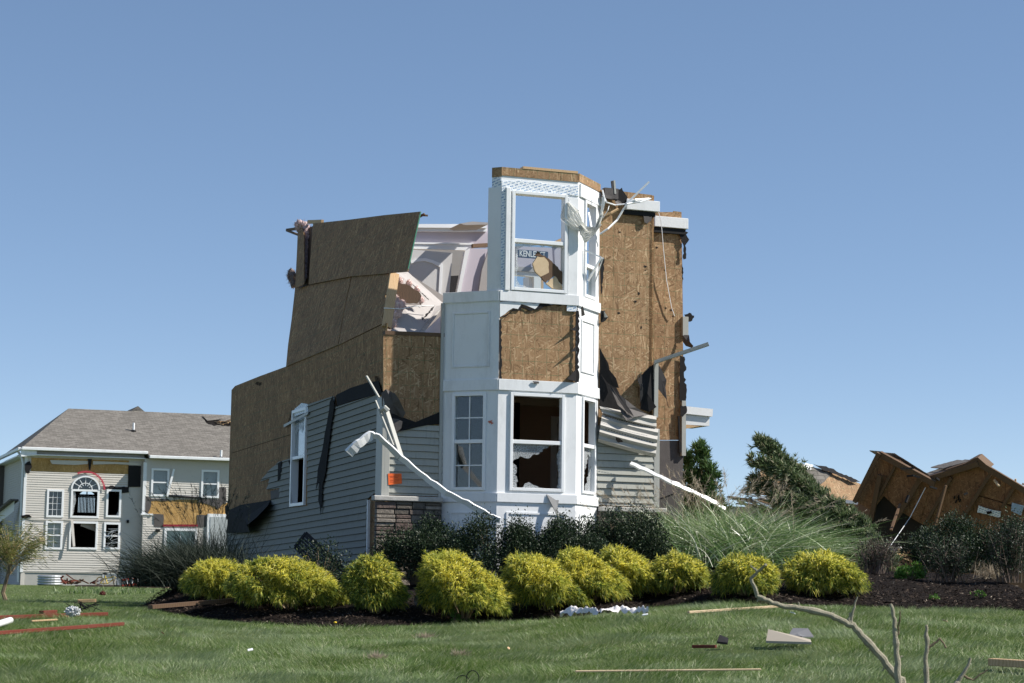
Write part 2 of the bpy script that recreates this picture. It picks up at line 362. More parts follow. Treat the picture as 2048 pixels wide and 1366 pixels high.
# ------------------------------------------------------------------ walls with openings, siding
def wall(mb, pl, a0, a1, t0, t1, d0, d1, holes=()):
    xs = sorted({a0, a1, *[h[0] for h in holes], *[h[1] for h in holes]}); xs = [x for x in xs if a0 <= x <= a1]
    for xa, xb in zip(xs, xs[1:]):
        hs = sorted([(h[2], h[3]) for h in holes if h[0] < xb-1e-6 and h[1] > xa+1e-6]); t = t0
        for ha, hb in hs:
            if ha > t+1e-6: mb.pbox(pl, xa, xb, t, ha, d0, d1)
            t = max(t, hb)
        if t < t1-1e-6: mb.pbox(pl, xa, xb, t, t1, d0, d1)
    return mb
def clip(poly, a, b, c):                          # keep a*x+b*y >= c
    out = []
    for i, p in enumerate(poly):
        q = poly[(i+1) % len(poly)]; fp, fq = a*p[0]+b*p[1]-c, a*q[0]+b*q[1]-c
        if fp >= 0: out.append(p)
        if (fp >= 0) != (fq >= 0): t = fp/(fp-fq); out.append((lerp(p[0], q[0], t), lerp(p[1], q[1], t)))
    return out
LAP_SHADE = mat_plain('lap_shade_grime', (.035, .034, .032), .9)  # dark lap lines paint the shadow under each course, with some dirt
def siding(mb, pl, polys, slope=0.0, exp=.11, depth=.017, d=.014, phase=0.0, lips=None):
    """lapped boards: every course a tilted strip with its own bottom lip"""
    k = 1/math.sqrt(1+slope*slope); na, nb = -slope*k, k
    for poly in polys:
        vs = [na*p[0]+nb*p[1] for p in poly]; i0 = math.floor((min(vs)-phase)/exp); i1 = math.ceil((max(vs)-phase)/exp)
        for i in range(i0, i1):
            lo, hi = phase+i*exp, phase+(i+1)*exp
            c = clip(clip(poly, na, nb, lo), -na, -nb, -hi)
            if len(c) < 3: continue
            def dd(p): return d+depth*(1-((na*p[0]+nb*p[1])-lo)/exp)**.8 if (na*p[0]+nb*p[1])-lo < exp*.999 else d
            pts = []
            for p in c: pts.append(pl.P(p[0], p[1], dd(p)))
            mb.quad(*pts)
            for j in range(len(c)):
                p, q = c[j], c[(j+1) % len(c)]
                if abs(na*p[0]+nb*p[1]-lo) < 1e-5 and abs(na*q[0]+nb*q[1]-lo) < 1e-5:
                    (mb if lips is None else lips).quad(pts[j]-pl.N*.001, pts[(j+1) % len(c)]-pl.N*.001, pl.P(q[0], q[1]-.0, d-.004), pl.P(p[0], p[1], d-.004))
                    if lips is not None: h = .004; lips.quad(pts[j]+pl.N*.0006, pts[(j+1) % len(c)]+pl.N*.0006, pts[(j+1) % len(c)]+pl.T*h-pl.N*.0004, pts[j]+pl.T*h-pl.N*.0004) if lips is not mb else None
    return mb
def stpoly(pl, px): return [pl.st(*q) for q in px]
def flap(name, pl, pts, mat, parent, thick=.004):
    """a torn sheet: every corner at its own distance from the wall"""
    v = pl.poly(pts)
    if len(pts[0]) == 2: return MB().slab(v, pl.N*-thick).build(name, mat, parent)
    c = sum(v, Vector())/len(v); mb = MB(); n = len(v); T = pl.N*-thick
    mb.add(v+[c]+[p+T for p in v]+[c+T], [(i, (i+1) % n, n) for i in range(n)]+[((i+1) % n+n+1, i+n+1, 2*n+1) for i in range(n)]+[(i, i+n+1, (i+1) % n+n+1, (i+1) % n) for i in range(n)])
    return mb.build(name, mat, parent)
def rag_line(pts, step=5, amp=4, seed=1):
    """makes a traced edge ragged"""
    r = random.Random(seed); out = []
    for p, q in zip(pts, pts[1:]):
        L = math.hypot(q[0]-p[0], q[1]-p[1]); n = max(1, int(L/step))
        for i in range(n):
            t = i/n; a = r.uniform(-amp, amp) if 0 < i else 0; nx, ny = -(q[1]-p[1])/max(L, 1e-6), (q[0]-p[0])/max(L, 1e-6)
            out.append((lerp(p[0], q[0], t)+nx*a, lerp(p[1], q[1], t)+ny*a))
    return out+[pts[-1]]
def wframe(pl, a0, a1, t0, t1, parent, fw=.045, d0=-.08, d1=.03, rail=.5, panes=('w', 'w'), grid=(0, 0), name='window', mat=None, casing=0.0):
    """double-hung window: frame, meeting rail, panes; panes: w whole, - gone"""
    mat = mat or VINYL; f = MB()
    for q in ((a0, a0+fw, t0, t1), (a1-fw, a1, t0, t1), (a0+fw, a1-fw, t1-fw, t1), (a0+fw, a1-fw, t0, t0+fw)): f.pbox(pl, *q, d0, d1)
    if casing:
        e = .012
        for q in ((a0-casing, a0-.001, t0-casing, t1+casing), (a1+.001, a1+casing, t0-casing, t1+casing), (a0, a1, t1+.001, t1+casing), (a0, a1, t0-casing, t0-.001)): f.pbox(pl, *q, -.004, e)
    tm = lerp(t0, t1, rail)
    if rail: f.pbox(pl, a0+fw, a1-fw, tm-.03, tm+.03, d0+.02, d1-.012)
    W = f.build(name, mat, parent, bevel=.004)
    zones = [(t0+fw, tm-.03), (tm+.03, t1-fw)] if rail else [(t0+fw, t1-fw)]
    for (za, zb), kind, dd in zip(zones, panes, (-.045, -.02)):
        if kind == 'w': MB().pbox(pl, a0+fw, a1-fw, za, zb, dd-.006, dd).build('pane', GLASS, W)
        if grid[0] and kind != '-':
            m = MB(); nx, ny = grid
            for i in range(1, nx): x = lerp(a0+fw, a1-fw, i/nx); m.pbox(pl, x-.009, x+.009, za, zb, dd+.002, dd+.012)
            for j in range(1, ny): y = lerp(za, zb, j/ny); m.pbox(pl, a0+fw, a1-fw, y-.009, y+.009, dd+.003, dd+.011)
            m.build('muntin', mat, W)
    return W
def shards(pl, polys, parent, d=-.04):
    mb = MB()
    for i, p in enumerate(polys): mb.slab(pl.poly(p, d+i*.003), -pl.N*.004)
    return mb.build('broken_glass', CRACKED, parent)
# ------------------------------------------------------------------ the wrecked house
H = thing('damaged_house', 'tall wrecked house with white two storey bay and bare brown sheathing', 'house', (c0.x, c0.y, 1.5))
uA, uB, uC, uD, bp = .94, 1.63, 2.95, 3.61, .68
BF = FP.off(bp)
pa, pb, pc, pd = FP.P(uA, 0), FP.P(uB, 0, bp), FP.P(uC, 0, bp), FP.P(uD, 0)
def vplane(a, b): s = (b-a).normalized(); return PL(a, s, Z, s.cross(Z)), (b-a).length
BL, LL = vplane(pa, pb); BR, LR = vplane(pc, pd)
def zf(py, px=1080): return BF.st(px, py)[1]
ztop, zwr0, zwin1, zwin0, zled1, zled0 = zf(341), zf(361), zf(390), zf(583), zf(586), zf(607)
zmid1, zmid0, zw1, zw0, zs1, zs0 = zf(762), zf(784), zf(787), zf(983), zf(988), zf(1005)
# --- left side wall: sheathing with a window opening
wa, wb = SP.st(614, 900)[0], SP.st(586, 900)[0]   # window along the wall
wz0, wz1 = SP.st(600, 1012)[1], SP.st(600, 818)[1]
low = stpoly(SP, [(463, 780), (470, 772), (520, 752), (572, 733), (690, 685), (765, 649)])
far_s, near_s = low[0][0], 0.0
def ztop_side(s): return float(np.interp(s, [p[0] for p in low[::-1]], [p[1] for p in low[::-1]]))
m = MB()
for a, b in ((0.0, wa), (wb, far_s)):
    top = [(p[0], p[1]) for p in low[::-1] if a < p[0] < b]
    pts = [(a, .9), (a, ztop_side(a))]+top+[(b, ztop_side(b)), (b, .9)]
    m.slab([SP.P(*p) for p in pts], -SP.N*.012)
m.slab([SP.P(wa, wz1), SP.P(wa, ztop_side(wa)), SP.P(wb, ztop_side(wb)), SP.P(wb, wz1)], -SP.N*.012)
m.slab([SP.P(wa, .9), SP.P(wa, wz0), SP.P(wb, wz0), SP.P(wb, .9)], -SP.N*.012)
m.build('side_sheathing', OSB_SHADE, H)
s1, s2 = SP.st(497, 1070), SP.st(732, 1032); slope = (s1[1]-s2[1])/(s1[0]-s2[0])
m = MB(); E_ = [(617, 809), (671, 792), (673, 814), (760, 788), (758, 968), (753, 985), (736, 1000), (734, 1155), (617, 1150)]
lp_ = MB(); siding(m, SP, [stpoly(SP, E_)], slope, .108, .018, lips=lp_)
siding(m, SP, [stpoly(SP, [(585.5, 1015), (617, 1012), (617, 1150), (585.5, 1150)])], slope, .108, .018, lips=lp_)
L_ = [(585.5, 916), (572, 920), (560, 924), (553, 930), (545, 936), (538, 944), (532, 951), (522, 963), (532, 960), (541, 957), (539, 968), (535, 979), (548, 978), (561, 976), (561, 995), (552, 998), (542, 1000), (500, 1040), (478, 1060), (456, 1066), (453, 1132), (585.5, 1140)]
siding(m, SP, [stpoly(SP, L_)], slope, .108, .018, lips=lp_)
sd_ = m.build('side_siding', SIDING_SIDE, H); lp_.build('shaded_laps', LAP_SHADE, sd_)
MB().slab(SP.poly([(541, 982), (561, 977), (561, 994), (542, 999)], .008), -SP.N*.004).build('exposed_patch', FELT_GREY, H)
W = wframe(SP, wa, wb, wz0, wz1, H, .06, -.1, .045, .5, ('-', 'w'), name='side_window')
shards(SP, [rag_line([(591, 832), (614, 826), (613, 862), (607, 850), (603, 866), (598, 856), (594, 870), (590, 862)], 4, 2, 3)], W, -.01)  # cracked glass added in place of the bright reflection on this pane
MB().slab(SP.poly([(589, 833), (616, 823), (615, 808), (603, 806), (589, 818)], .03), -SP.N*.003).build('house_wrap', WRAP, W)
MB().bar(SP.hit(568, 852, .05), SP.hit(616, 826, .06), .05, .012, SP.N).build('drip_cap', GREYTRIM, W)
MB().pbox(SP, wa+.3, wb-.02, wz0, lerp(wz0, wz1, .48), -.6, -.57).build('interior_board', ROOM, W)
for p_, q_ in (((464, 906), (585, 868)),): MB().bar(SP.hit(*p_, .002), SP.hit(*q_, .002), .007, .005, SN).build('sheet_seam', DARK, H)
# corner board and white strip along the stone base
MB().pbox(SP, -.036, .30, zs0, SP.st(763, 795)[1], -.05, .044).build('corner_board', GREYTRIM, H, bevel=.004)
MB().bar(SP.hit(737, 1000, .05), SP.hit(735, 1160, .05), .05, .04, SP.N).build('corner_trim', WHITE, H)
# black paper on the side wall
flap('building_paper', SP, [(672, 790, .02), (700, 776, .012), (738, 764, .012), (757, 762, .012), (764, 790, .03), (757, 787, .03), (700, 803, .035), (674, 813, .035)], FELT, H)
flap('building_paper', SP, rag_line([(672, 792, .03)[:2], (675, 810), (668, 858), (660, 925), (652, 968), (648, 1030), (643, 1000), (646, 960), (638, 980), (642, 940), (650, 905), (660, 850), (666, 805)], 14, 1.2, 3), FELT, H).location += SP.N*.06
flap('building_paper', SP, [(452, 1066, .05), (456, 1040, .06), (458, 1020, .03), (480, 1010, .02), (541, 1000, .02), (535, 1012, .2), (512, 1036, .3), (494, 1050, .32), (500, 1064, .2), (470, 1066, .1)], FELT, H)
flap('building_paper', SP, rag_line([(585, 812), (582, 830), (580, 848), (572, 856), (580, 836), (583, 816)], 5, 2, 5), FELT, H)
flap('building_paper', SP, rag_line([(612, 818), (618, 806), (632, 804), (628, 814), (618, 822)], 4, 2, 6), FELT, H)
flap('building_paper', SP, rag_line([(510, 768), (516, 763), (523, 764), (520, 772)], 3, 2, 8), FELT, H)
for i, (pts) in enumerate(([(556, 926), (563, 922), (560, 958), (555, 962)], [(576, 921), (583, 918), (580, 931)])): flap('building_paper', SP.off(.04), rag_line(pts, 5, 1.5, i+10), FELT, H)
flap('building_paper', SP, rag_line([(450, 1012), (456, 1008), (458, 1030), (453, 1040), (450, 1026)], 4, 2.5, 9), FELT, H)
# --- leaning upper sheets of the side wall
h1, h2 = SP.hit(572, 733), SP.hit(764, 648); ph = math.radians(13)
lt = (Z*math.cos(ph)+FU*math.sin(ph)).normalized(); ls = SB
LP = PL(SP.P(0, SP.st(668, 692)[1]), ls, lt, lt.cross(ls)*-1)
if LP.N.dot(SN) < 0: LP = PL(LP.o, LP.S, LP.T, -LP.N)
MB().slab(LP.poly([(574, 738), (592, 579), (602, 460), (626, 452), (780, 436), (800, 500), (776, 552), (764, 655), (690, 692)], -.03), -LP.N*.02).build('wall_framing', OLDWOOD, H)
jag = rag_line([(783, 548), (778, 572), (771, 590), (774, 610), (766, 628), (768, 642), (765, 647)], 4, 2.5, 2)
MB().slab(LP.poly([(572, 733), (576, 690), (583, 640), (590, 577), (640, 566), (702, 553), (688, 620), (676, 690)], .012), -LP.N*.012).build('upper_sheathing', OSB_SHADE, H)
MB().slab(LP.poly([(677, 690), (689, 620), (703.5, 553), (740, 549)]+jag, .012), -LP.N*.012).build('upper_sheathing', OSB_SHADE, H)
MB().slab(LP.poly([(626, 447), (700, 439), (770, 430), (841, 423), (833, 460), (824, 500), (815, 543), (700, 553), (617, 569), (621, 510)], .05), -LP.N*.014).build('upper_sheathing', OSB_SHADE, H)
MB().bar(LP.hit(841.5, 424, .044), LP.hit(815.5, 543, .044), .012, .016, LP.N).build('green_board_edge', mat_plain('green_edge_paint', (.05, .22, .13)), H)
MB().slab(LP.poly([(596, 447), (602, 446), (608, 470), (608, 568), (590, 577), (594, 500)], .10), -LP.N*.012).build('upper_sheathing', OSB_SHADE, H)
MB().bar(LP.hit(789, 547, -.03), LP.hit(773, 655, -.03), .05, .15, LP.N).build('wall_stud', STUD, H)
MB().bar(LP.hit(574, 460, .06), LP.hit(610, 455, .02), .05, .05).bar(LP.hit(574, 461, .08), LP.hit(600, 471, .0), .04, .04).build('broken_plate', OLDWOOD, H)
MB().bar(LP.hit(617, 444, 0), LP.hit(645, 443, 0), .05, .07).build('top_plate', STUD, H)
MB().bar(LP.hit(836, 430, -.05), LP.hit(853, 431, -.1), .05, .03).bar(LP.hit(838, 434, -.05), LP.hit(849, 428, -.1), .03, .03).build('top_plate', OLDWOOD, H)
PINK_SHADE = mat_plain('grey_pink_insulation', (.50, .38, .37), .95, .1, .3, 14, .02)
def tufts(name, pl, spots, mat, parent, seed=0):
    """matted fibres: soft lumps with loose strands standing off them"""
    mb = MB(); gs_ = []
    for i, (x, y, d, r) in enumerate(spots):
        c = pl.hit(x, y, d); mb.lump(c, (r*.8, r*.7, r*1.15), seed+i, .7, 3, 3.4); n = 420; v = rand_dirs(n)
        gs_.append(blade_geo(np.array(c)+v*r*RNG.uniform(.4, 1.0, n)[:, None], unit(v+RNG.normal(0, .9, (n, 3))), RNG.uniform(.3, .8, n)*r, np.full(n, r*.09), RNG.normal(0, r*.3, (n, 3)), 2))
    o = mb.build(name, mat, parent, smooth=True); np_mesh('loose_fibres', *join_geo(gs_), mat, o); return o
tufts('insulation', LP, [(600, 452, .05, .10), (608, 455, .03, .10), (613, 462, 0, .10), (614, 480, -.02, .09), (613, 500, -.02, .08), (612, 520, -.02, .08), (611, 540, -.02, .08), (611, 558, -.02, .07), (614, 470, -.01, .08), (613, 490, -.02, .08), (612, 510, -.02, .08), (612, 530, -.02, .08), (611, 549, -.02, .07), (594, 449, .08, .05)], PINK_SHADE, H, 3)
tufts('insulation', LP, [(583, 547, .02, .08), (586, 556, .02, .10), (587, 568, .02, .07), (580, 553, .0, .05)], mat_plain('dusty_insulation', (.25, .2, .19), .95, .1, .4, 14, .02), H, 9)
# --- front wall left of the bay
MB().slab(FP.poly([(766.5, 669), (884, 673), (884, 852), (766.5, 852)], .006), -FP.N*.012).build('front_sheathing', OSB, H)
MB().slab([FP.P(0.02, 1.2, -.02), FP.P(uA, 1.2, -.02), FP.P(uA, zs0+1.1, -.02), FP.P(.02, zs0+1.1, -.02)], -FP.N*.1).build('front_wall', OSB_SHADE, H)
m = MB(); siding(m, FP, [stpoly(FP, [(775, 848), (884, 852), (884, 993), (773, 990)])], -.004, .11, .02, lips=(l2 := MB())); sd_ = m.build('front_siding', SIDING, H); l2.build('shaded_laps', LAP_SHADE, sd_)
MB().pbox(FP, .0, .085, zs0, FP.st(766, 850)[1], .0, .037).build('corner_board', GREYTRIM, H, bevel=.004)
MB().pbox(FP, uA-.05, uA-.005, zs0, zled0, -.01, .04).build('corner_trim', GREYTRIM, H)
MB().bar(FP.hit(768, 666, -.05), FP.hit(886, 671, -.05), .14, .06).build('wall_plate', OLDWOOD, H)
flap('building_paper', FP, [(763, 786, .03), (772, 778, .06), (779, 782, .05), (790, 787, .16), (799, 800, .2), (811, 826, .15), (806, 836, .1), (795, 832, .02), (776, 830, .02), (764, 812, .02)], FELT_GREY, H)
flap('building_paper', FP, [(766, 820, .025), (800, 838, .03), (838, 848, .03), (857, 849, .028), (880, 826, .02), (884, 822, .02), (884, 848, .03), (856, 850, .04), (836, 854, .05), (803, 862, .08), (790, 866, .06), (780, 846, .06)], FELT, H)
flap('building_paper', FP, [(780, 836, .06), (796, 838, .08), (805, 843, .1), (803, 856, .1), (791, 866, .09), (783, 853, .07)], FELT_GREY, H)
flap('building_paper', SP, rag_line([(748, 752), (756, 752), (764, 770), (770, 790), (765, 800), (757, 782)], 5, 3, 14), FELT, H)
MB().bar(at(733, 752, 30.7), at(758, 795, 30.6), .05, .02).build('loose_trim', GREYTRIM, H)
# stone base with cap
def stones(name, pl, a0, a1, t0, t1, d, parent, mat, seed=1):
    r = random.Random(seed); mb = MB(); t = t0
    while t < t1-.02:
        h = min(r.choice((.085, .11, .13)), t1-t); h = t1-t if t1-t-h < .04 else h; a = a0
        while a < a1-.01:
            wd = r.uniform(.14, .36); wd = a1-a if a1-a-wd < .08 else wd; j = r.uniform(0, .03)
            if h > .1 and r.random() < .35:
                mb.pbox(pl, a, a+wd-.012, t, t+h*.5-.008, d-.1, d+j); mb.pbox(pl, a, a+wd-.012, t+h*.5+.004, t+h-.01, d-.1, d+r.uniform(0, .03))
            else: mb.pbox(pl, a, a+wd-.012, t, t+h-.012, d-.1, d+j)
            a += wd
        t += h
    return mb.build(name, mat, parent, bevel=.008)
T = NT('ledge_stone'); rr = T.n('NewGeometry').outputs['Random Per Island']; cc = T.ramp(rr, [(0, (.10, .088, .076)), (.3, (.17, .148, .122)), (.6, (.25, .215, .18)), (.8, (.125, .09, .078)), (1, (.32, .285, .24))])
nn_ = T.noise(18, T.obj(), 6, .7); STONE = T.done(T.bsdf(T.mix(1, cc, T.ramp(nn_, [(.3, (.6, .6, .6)), (.7, (1.25, 1.25, 1.25))]), 'MULTIPLY'), .85, .25, T.bump(nn_, .9, .02)))
CAP = mat_plain('cast_stone_cap', (.45, .435, .41), .85, .2, .25, 12, .012, 0, .4)
MORTAR = mat_plain('dark_mortar', (.08, .075, .07), .9)
base = stones('stone_base', FP, -.14, uA-.01, 1.25, zs0-.02, .12, H, STONE, 4)
MB().pbox(FP, -.12, uA-.01, 1.2, zs0-.03, -.02, .10).build('mortar', MORTAR, base)
MB().pbox(FP, -.2, uA-.01, zs0-.02, zs0+.06, .03, .18).build('stone_cap', CAP, H, bevel=.012)
base = stones('stone_base', FP, uD, 4.72, 1.25, zs0-.09, .10, H, STONE, 8)
MB().pbox(FP, uD, 4.70, 1.2, zs0-.10, -.02, .08).build('mortar', MORTAR, base)
MB().pbox(FP, uD+.01, 4.78, zs0-.09, zs0-.01, .0, .17).build('stone_cap', CAP, H, bevel=.012)
# --- the bay
def bayzone(pl, L, t0, t1, win, mat=None, d0=-.1):
    return wall(MB(), pl, 0, L, t0, t1, d0, 0, [win] if win else []).build('bay_wall', mat or WHITE, H)
def sx(pl, px, py): return pl.st(px, py)[0]
Lf = uC-uB; BF = PL(pb, FU, Z, FN)
wF = (sx(BF, 1019, 880), sx(BF, 1128, 880), zw0, zw1-.005); wL = (sx(BL, 904, 880), sx(BL, 972, 880), zw0-.0, zw1-.01); wR = (sx(BR, 1163, 880), sx(BR, 1189, 880), zw0, zw1-.005)
bayzone(BF, Lf, zs1, zmid0, wF); bayzone(BL, LL, zs1, zmid0, wL); bayzone(BR, LR, zs1, zmid0, wR, WHITE_DIRTY)
for pl, L in ((BF, Lf), (BL, LL), (BR, LR)):
    bayzone(pl, L, 1.25, zs1, None)
    MB().pbox(pl, -.004, L+.004, zs0-.01, zs1, .0, .028).build('trim_band', WHITE, H, bevel=.004)
    MB().pbox(pl, -.004, L+.004, zmid0, zmid1, .0, .03).build('trim_band', WHITE, H, bevel=.004)
    MB().pbox(pl, -.004, L+.004, zled0, zled1, .0, .035).build('trim_band', WHITE, H, bevel=.004)
    q = MB(); a, b, t0, t1 = .16, L-.16, 1.6, zs0-.16
    for r_ in ((a, a+.03, t0, t1), (b-.03, b, t0, t1), (a+.03, b-.03, t1-.03, t1)): q.pbox(pl, *r_, 0, .016)
    q.build('panel_moulding', WHITE, H)
FWf = wframe(BF, *wF, H, .05, -.09, .03, .5, ('-', '-'), name='bay_window')
FWl = wframe(BL, *wL, H, .05, -.09, .03, .5, ('w', 'w'), (2, 2), name='bay_window')
MB().pbox(BL, wL[0]+.05, wL[1]-.05, wL[2]+.05, wL[3]-.05, -.075, -.072).build('darkening_screen', SCREEN, FWl)  # dark mesh added behind both sashes so the window reads dark
FWr = wframe(BR, *wR, H, .045, -.09, .03, .5, ('-', '-'), name='bay_window')
shards(BF, [rag_line([(1024, 886), (1122, 886), (1124, 900), (1112, 890), (1095, 896), (1078, 908), (1062, 914), (1045, 914), (1032, 918), (1024, 924)], 4, 3.5, 3),
            rag_line([(1024, 926), (1034, 935), (1030, 950), (1036, 962), (1034, 974), (1024, 976)], 4, 2.5, 4), rag_line([(1044, 976), (1050, 967), (1058, 964), (1074, 972), (1090, 976)], 5, 2, 5),
            rag_line([(1122, 898), (1123, 976), (1114, 976), (1119, 950), (1113, 925), (1116, 905)], 5, 2.5, 6)], FWf)
shards(BR, [rag_line([(1167, 893), (1185, 896), (1185, 915), (1176, 908), (1172, 930), (1168, 950), (1167, 985)], 4, 2, 7), rag_line([(1185, 920), (1185, 988), (1168, 986), (1174, 960), (1180, 940)], 4, 2, 8)], FWr)
# floor panel zone
MB().pbox(BL, 0, LL, zmid1, zled0, -.1, 0).build('bay_wall', WHITE, H)
q = MB(); xa, xb = sx(BL, 904, 680), sx(BL, 980, 680); ta, tb = BL.st(940, 735)[1], BL.st(940, 624)[1]
for r_ in ((xa, xa+.035, ta, tb), (xb-.035, xb, ta, tb), (xa+.035, xb-.035, tb-.035, tb), (xa+.035, xb-.035, ta, ta+.035)): q.pbox(BL, *r_, 0, .018)
q.build('panel_moulding', WHITE_DIRTY, H, bevel=.006)
MB().pbox(BF, 0, Lf, zmid1, zled0, -.1, -.012).build('front_sheathing', OSB, H)
def scr(pts, d=.012, mat=WHITE, name='torn_panel', pl=None): return MB().slab((pl or BF).poly(pts, d), -(pl or BF).N*.02).build(name, mat, H)
scr(rag_line([(1000, 604), (1078, 607), (1077, 612), (1070, 618), (1056, 612), (1043, 608), (1036, 618), (1026, 616), (1010, 628), (1000, 634)], 9, 1.5, 4))
flap('building_paper', BF, rag_line([(1001, 634), (1014, 628), (1026, 617), (1036, 619), (1044, 609), (1060, 616), (1070, 620), (1080, 607), (1156, 611), (1156, 622), (1150, 616), (1141, 614), (1130, 611), (1120, 612), (1104, 610), (1088, 613), (1078, 618), (1062, 622), (1044, 614), (1038, 622), (1024, 622), (1010, 634)], 4, 1.6, 5), FELT, H).location += BF.N*.012
flap('building_paper', BF, rag_line([(1151, 622), (1156, 622), (1156, 765), (1150, 764), (1140, 756), (1149, 742), (1152, 700), (1150, 660)], 5, 2.2, 7), FELT, H).location += BF.N*.03
for k, pts in enumerate(([(1154, 648), (1154, 662), (1141, 660), (1148, 655)], [(1154, 690), (1154, 702), (1140, 704)], [(1152, 738), (1154, 766), (1148, 762), (1134, 758)])): flap('building_paper', BF, [(x, y, .02+.09*(1154-x)/14) for x, y in pts], FELT, H)
flap('building_paper', BF, rag_line([(998, 640), (1002, 640), (1003, 760), (998, 760)], 5, 1.6, 9), FELT, H).location += BF.N*.01
scr([(1134, 607), (1154, 608), (1154, 623), (1134, 622)], .02, WRAP, 'house_wrap')
scr([(1066, 762), (1078, 763), (1078, 767), (1070, 767)], .06, FELT_GREY, 'paper_scrap')
MB().pbox(BR, 0, LR, zmid1, zled0, -.1, 0).build('bay_wall', WHITE_DIRTY, H)
q = MB(); xa, xb = sx(BR, 1161.5, 700), sx(BR, 1188, 700); ta, tb = BR.st(1175, 748)[1], BR.st(1175, 642)[1]
for r_ in ((xa, xa+.035, ta, tb), (xb-.035, xb, ta, tb), (xa+.035, xb-.035, tb-.035, tb), (xa+.035, xb-.035, ta, ta+.035)): q.pbox(BR, *r_, 0, .018)
q.build('panel_moulding', WHITE_DIRTY, H, bevel=.006)
# upper window storey of the bay
uw = (sx(BF, 1022, 490), sx(BF, 1133, 490), zwin0-.01, zf(386)); zband = zf(380)
uwr = (sx(BR, 1168, 490), sx(BR, 1191, 490), BR.st(1180, 598)[1], BR.st(1180, 405)[1])
wall(MB(), BF, 0, Lf, zled1, ztop, -.09, 0, [uw]).build('bay_wall', WHITE, H)
wall(MB(), BR, 0, LR, zled1, ztop, -.09, 0, [uwr]).build('bay_wall', WHITE_DIRTY, H)
zhead = zf(360)
MB().pbox(BL, sx(BL, 975, 480), LL, zled1, zband, -.09, 0).build('corner_pier', WHITE, H, bevel=.006)
MB().pbox(BL, sx(BL, 982, 480), LL, zband+.001, zhead, -.09, -.006).build('house_wrap', WRAP, H)
MB().pbox(BL, sx(BL, 984, 350), LL+.005, zhead, ztop, -.1, .004).build('roof_header', OSB, H)
MB().pbox(BF, .0, Lf+.0, zhead+.02, ztop, .0, .014).build('roof_header', OSB, H)
MB().pbox(BR, .0, LR, ztop-.12, ztop+.01, .0, .014).build('roof_header', OSB, H)
MB().pbox(BF, .36, Lf-.02, ztop+.001, ztop+.04, -.12, .02).build('top_plate', STUD, H)
scr(rag_line([(984, 361), (1060, 363), (1130, 372), (1157, 372), (1158, 392), (1100, 386), (1022, 382), (1004, 384)], 8, 1.6, 3)[1:-1]+[(1004, 384), (1003, 362)], .017, WRAP, 'house_wrap')
scr([(1003, 384), (1018, 384), (1017, 480), (1016, 583), (1002, 583)], .012, WRAP, 'house_wrap')
MB().pbox(BF, uw[0]-.11, uw[0]-.03, zled1, zband-.01, .0, .05).build('window_casing', WHITE, H, bevel=.008)
MB().pbox(BF, uw[1]+.03, Lf-.005, zled1, zband-.08, .0, .016).build('window_casing', WHITE, H, bevel=.004)
UW = wframe(BF, *uw, H, .05, -.12, .045, .5, ('-', '-'), name='bay_window')
MB().slab(BF.poly(rag_line([(1031, 484), (1127, 489), (1127, 505), (1124, 497), (1100, 494), (1070, 491), (1050, 492), (1036, 498), (1034, 560), (1040, 570), (1056, 576), (1031, 575)], 7, 2, 12), -.045), BF.N*-.004).build('broken_glass', CRACKED, UW)
MB().pbox(BF, uw[0]+.05, uw[1]-.05, uw[2]+.05, lerp(uw[2], uw[3], .47), -.055, -.05).build('pane', GLASS, UW)
UR = wframe(BR, *uwr, H, .05, -.1, .03, .33, ('w', '-'), name='bay_window')
MB().pbox(BR, .04, LR-.02, BR.st(1180, 404)[1], BR.st(1180, 378)[1], .0, .03).build('trim_band', WHITE, H, bevel=.005)
for p_, q_, w_ in (((1168, 500, .02), (1203, 515, .28), .025), ((1203, 515, .28), (1176, 562, .05), .05), ((1206, 516, .30), (1190, 565, .05), .012), ((1177, 425, .02), (1184, 462, .1), .03)): MB().bar(BR.hit(*p_), BR.hit(*q_), w_, .02).build('broken_sash', VINYL, UR)
# --- right front wall
zr1 = FP.st(1250, 386)[1]
MB().slab(FP.poly([(1197, 379), (1240, 382), (1304, 390), (1304, 640), (1304, 900), (1197, 900)], 0), -FP.N*.012).build('front_sheathing', OSB, H)
m = MB(); m.slab([FP.P(uD-.02, 1.2, -.02), FP.P(4.6, 1.2, -.02), FP.P(4.6, zs0+1, -.02), FP.P(uD-.02, zs0+1, -.02)], -FP.N*.1)
m.slab([FP.P(4.59, 1.2, -.0), FP.P(4.59, zr1, -.0), FP.P(4.59, zr1, -1.5), FP.P(4.59, 1.2, -1.5)], -FU*.08); m.build('front_wall', OSB_SHADE, H)
FR = FP.off(-1.5)
MB().slab(FR.poly([(1300, 424), (1346, 424), (1347, 422), (1363, 424), (1366, 640), (1367, 880), (1300, 880)], 0), -FR.N*.012).build('front_sheathing', OSB, H)
MB().slab(FR.poly([(1300, 881), (1367, 881), (1366, 945), (1352, 985), (1310, 1000), (1300, 1100)], 0), -FR.N*.012).build('building_paper', FELT_GREY, H)
MB().slab(FR.poly([(1300, 960), (1366, 938), (1366, 1190), (1300, 1190)], -.02), -FR.N*.1).build('foundation', MORTAR, H)
m = MB(); siding(m, FP, [stpoly(FP, [(1193, 850), (1306, 852), (1306, 1014), (1193, 1010)])], -.004, .113, .024, lips=(l2 := MB())); sd_ = m.build('front_siding', SIDING, H); l2.build('shaded_laps', LAP_SHADE, sd_)
MB().pbox(FP, 4.6, 4.70, zs0, FP.st(1312, 858)[1], -.06, .035).build('corner_board', GREYTRIM, H, bevel=.004)
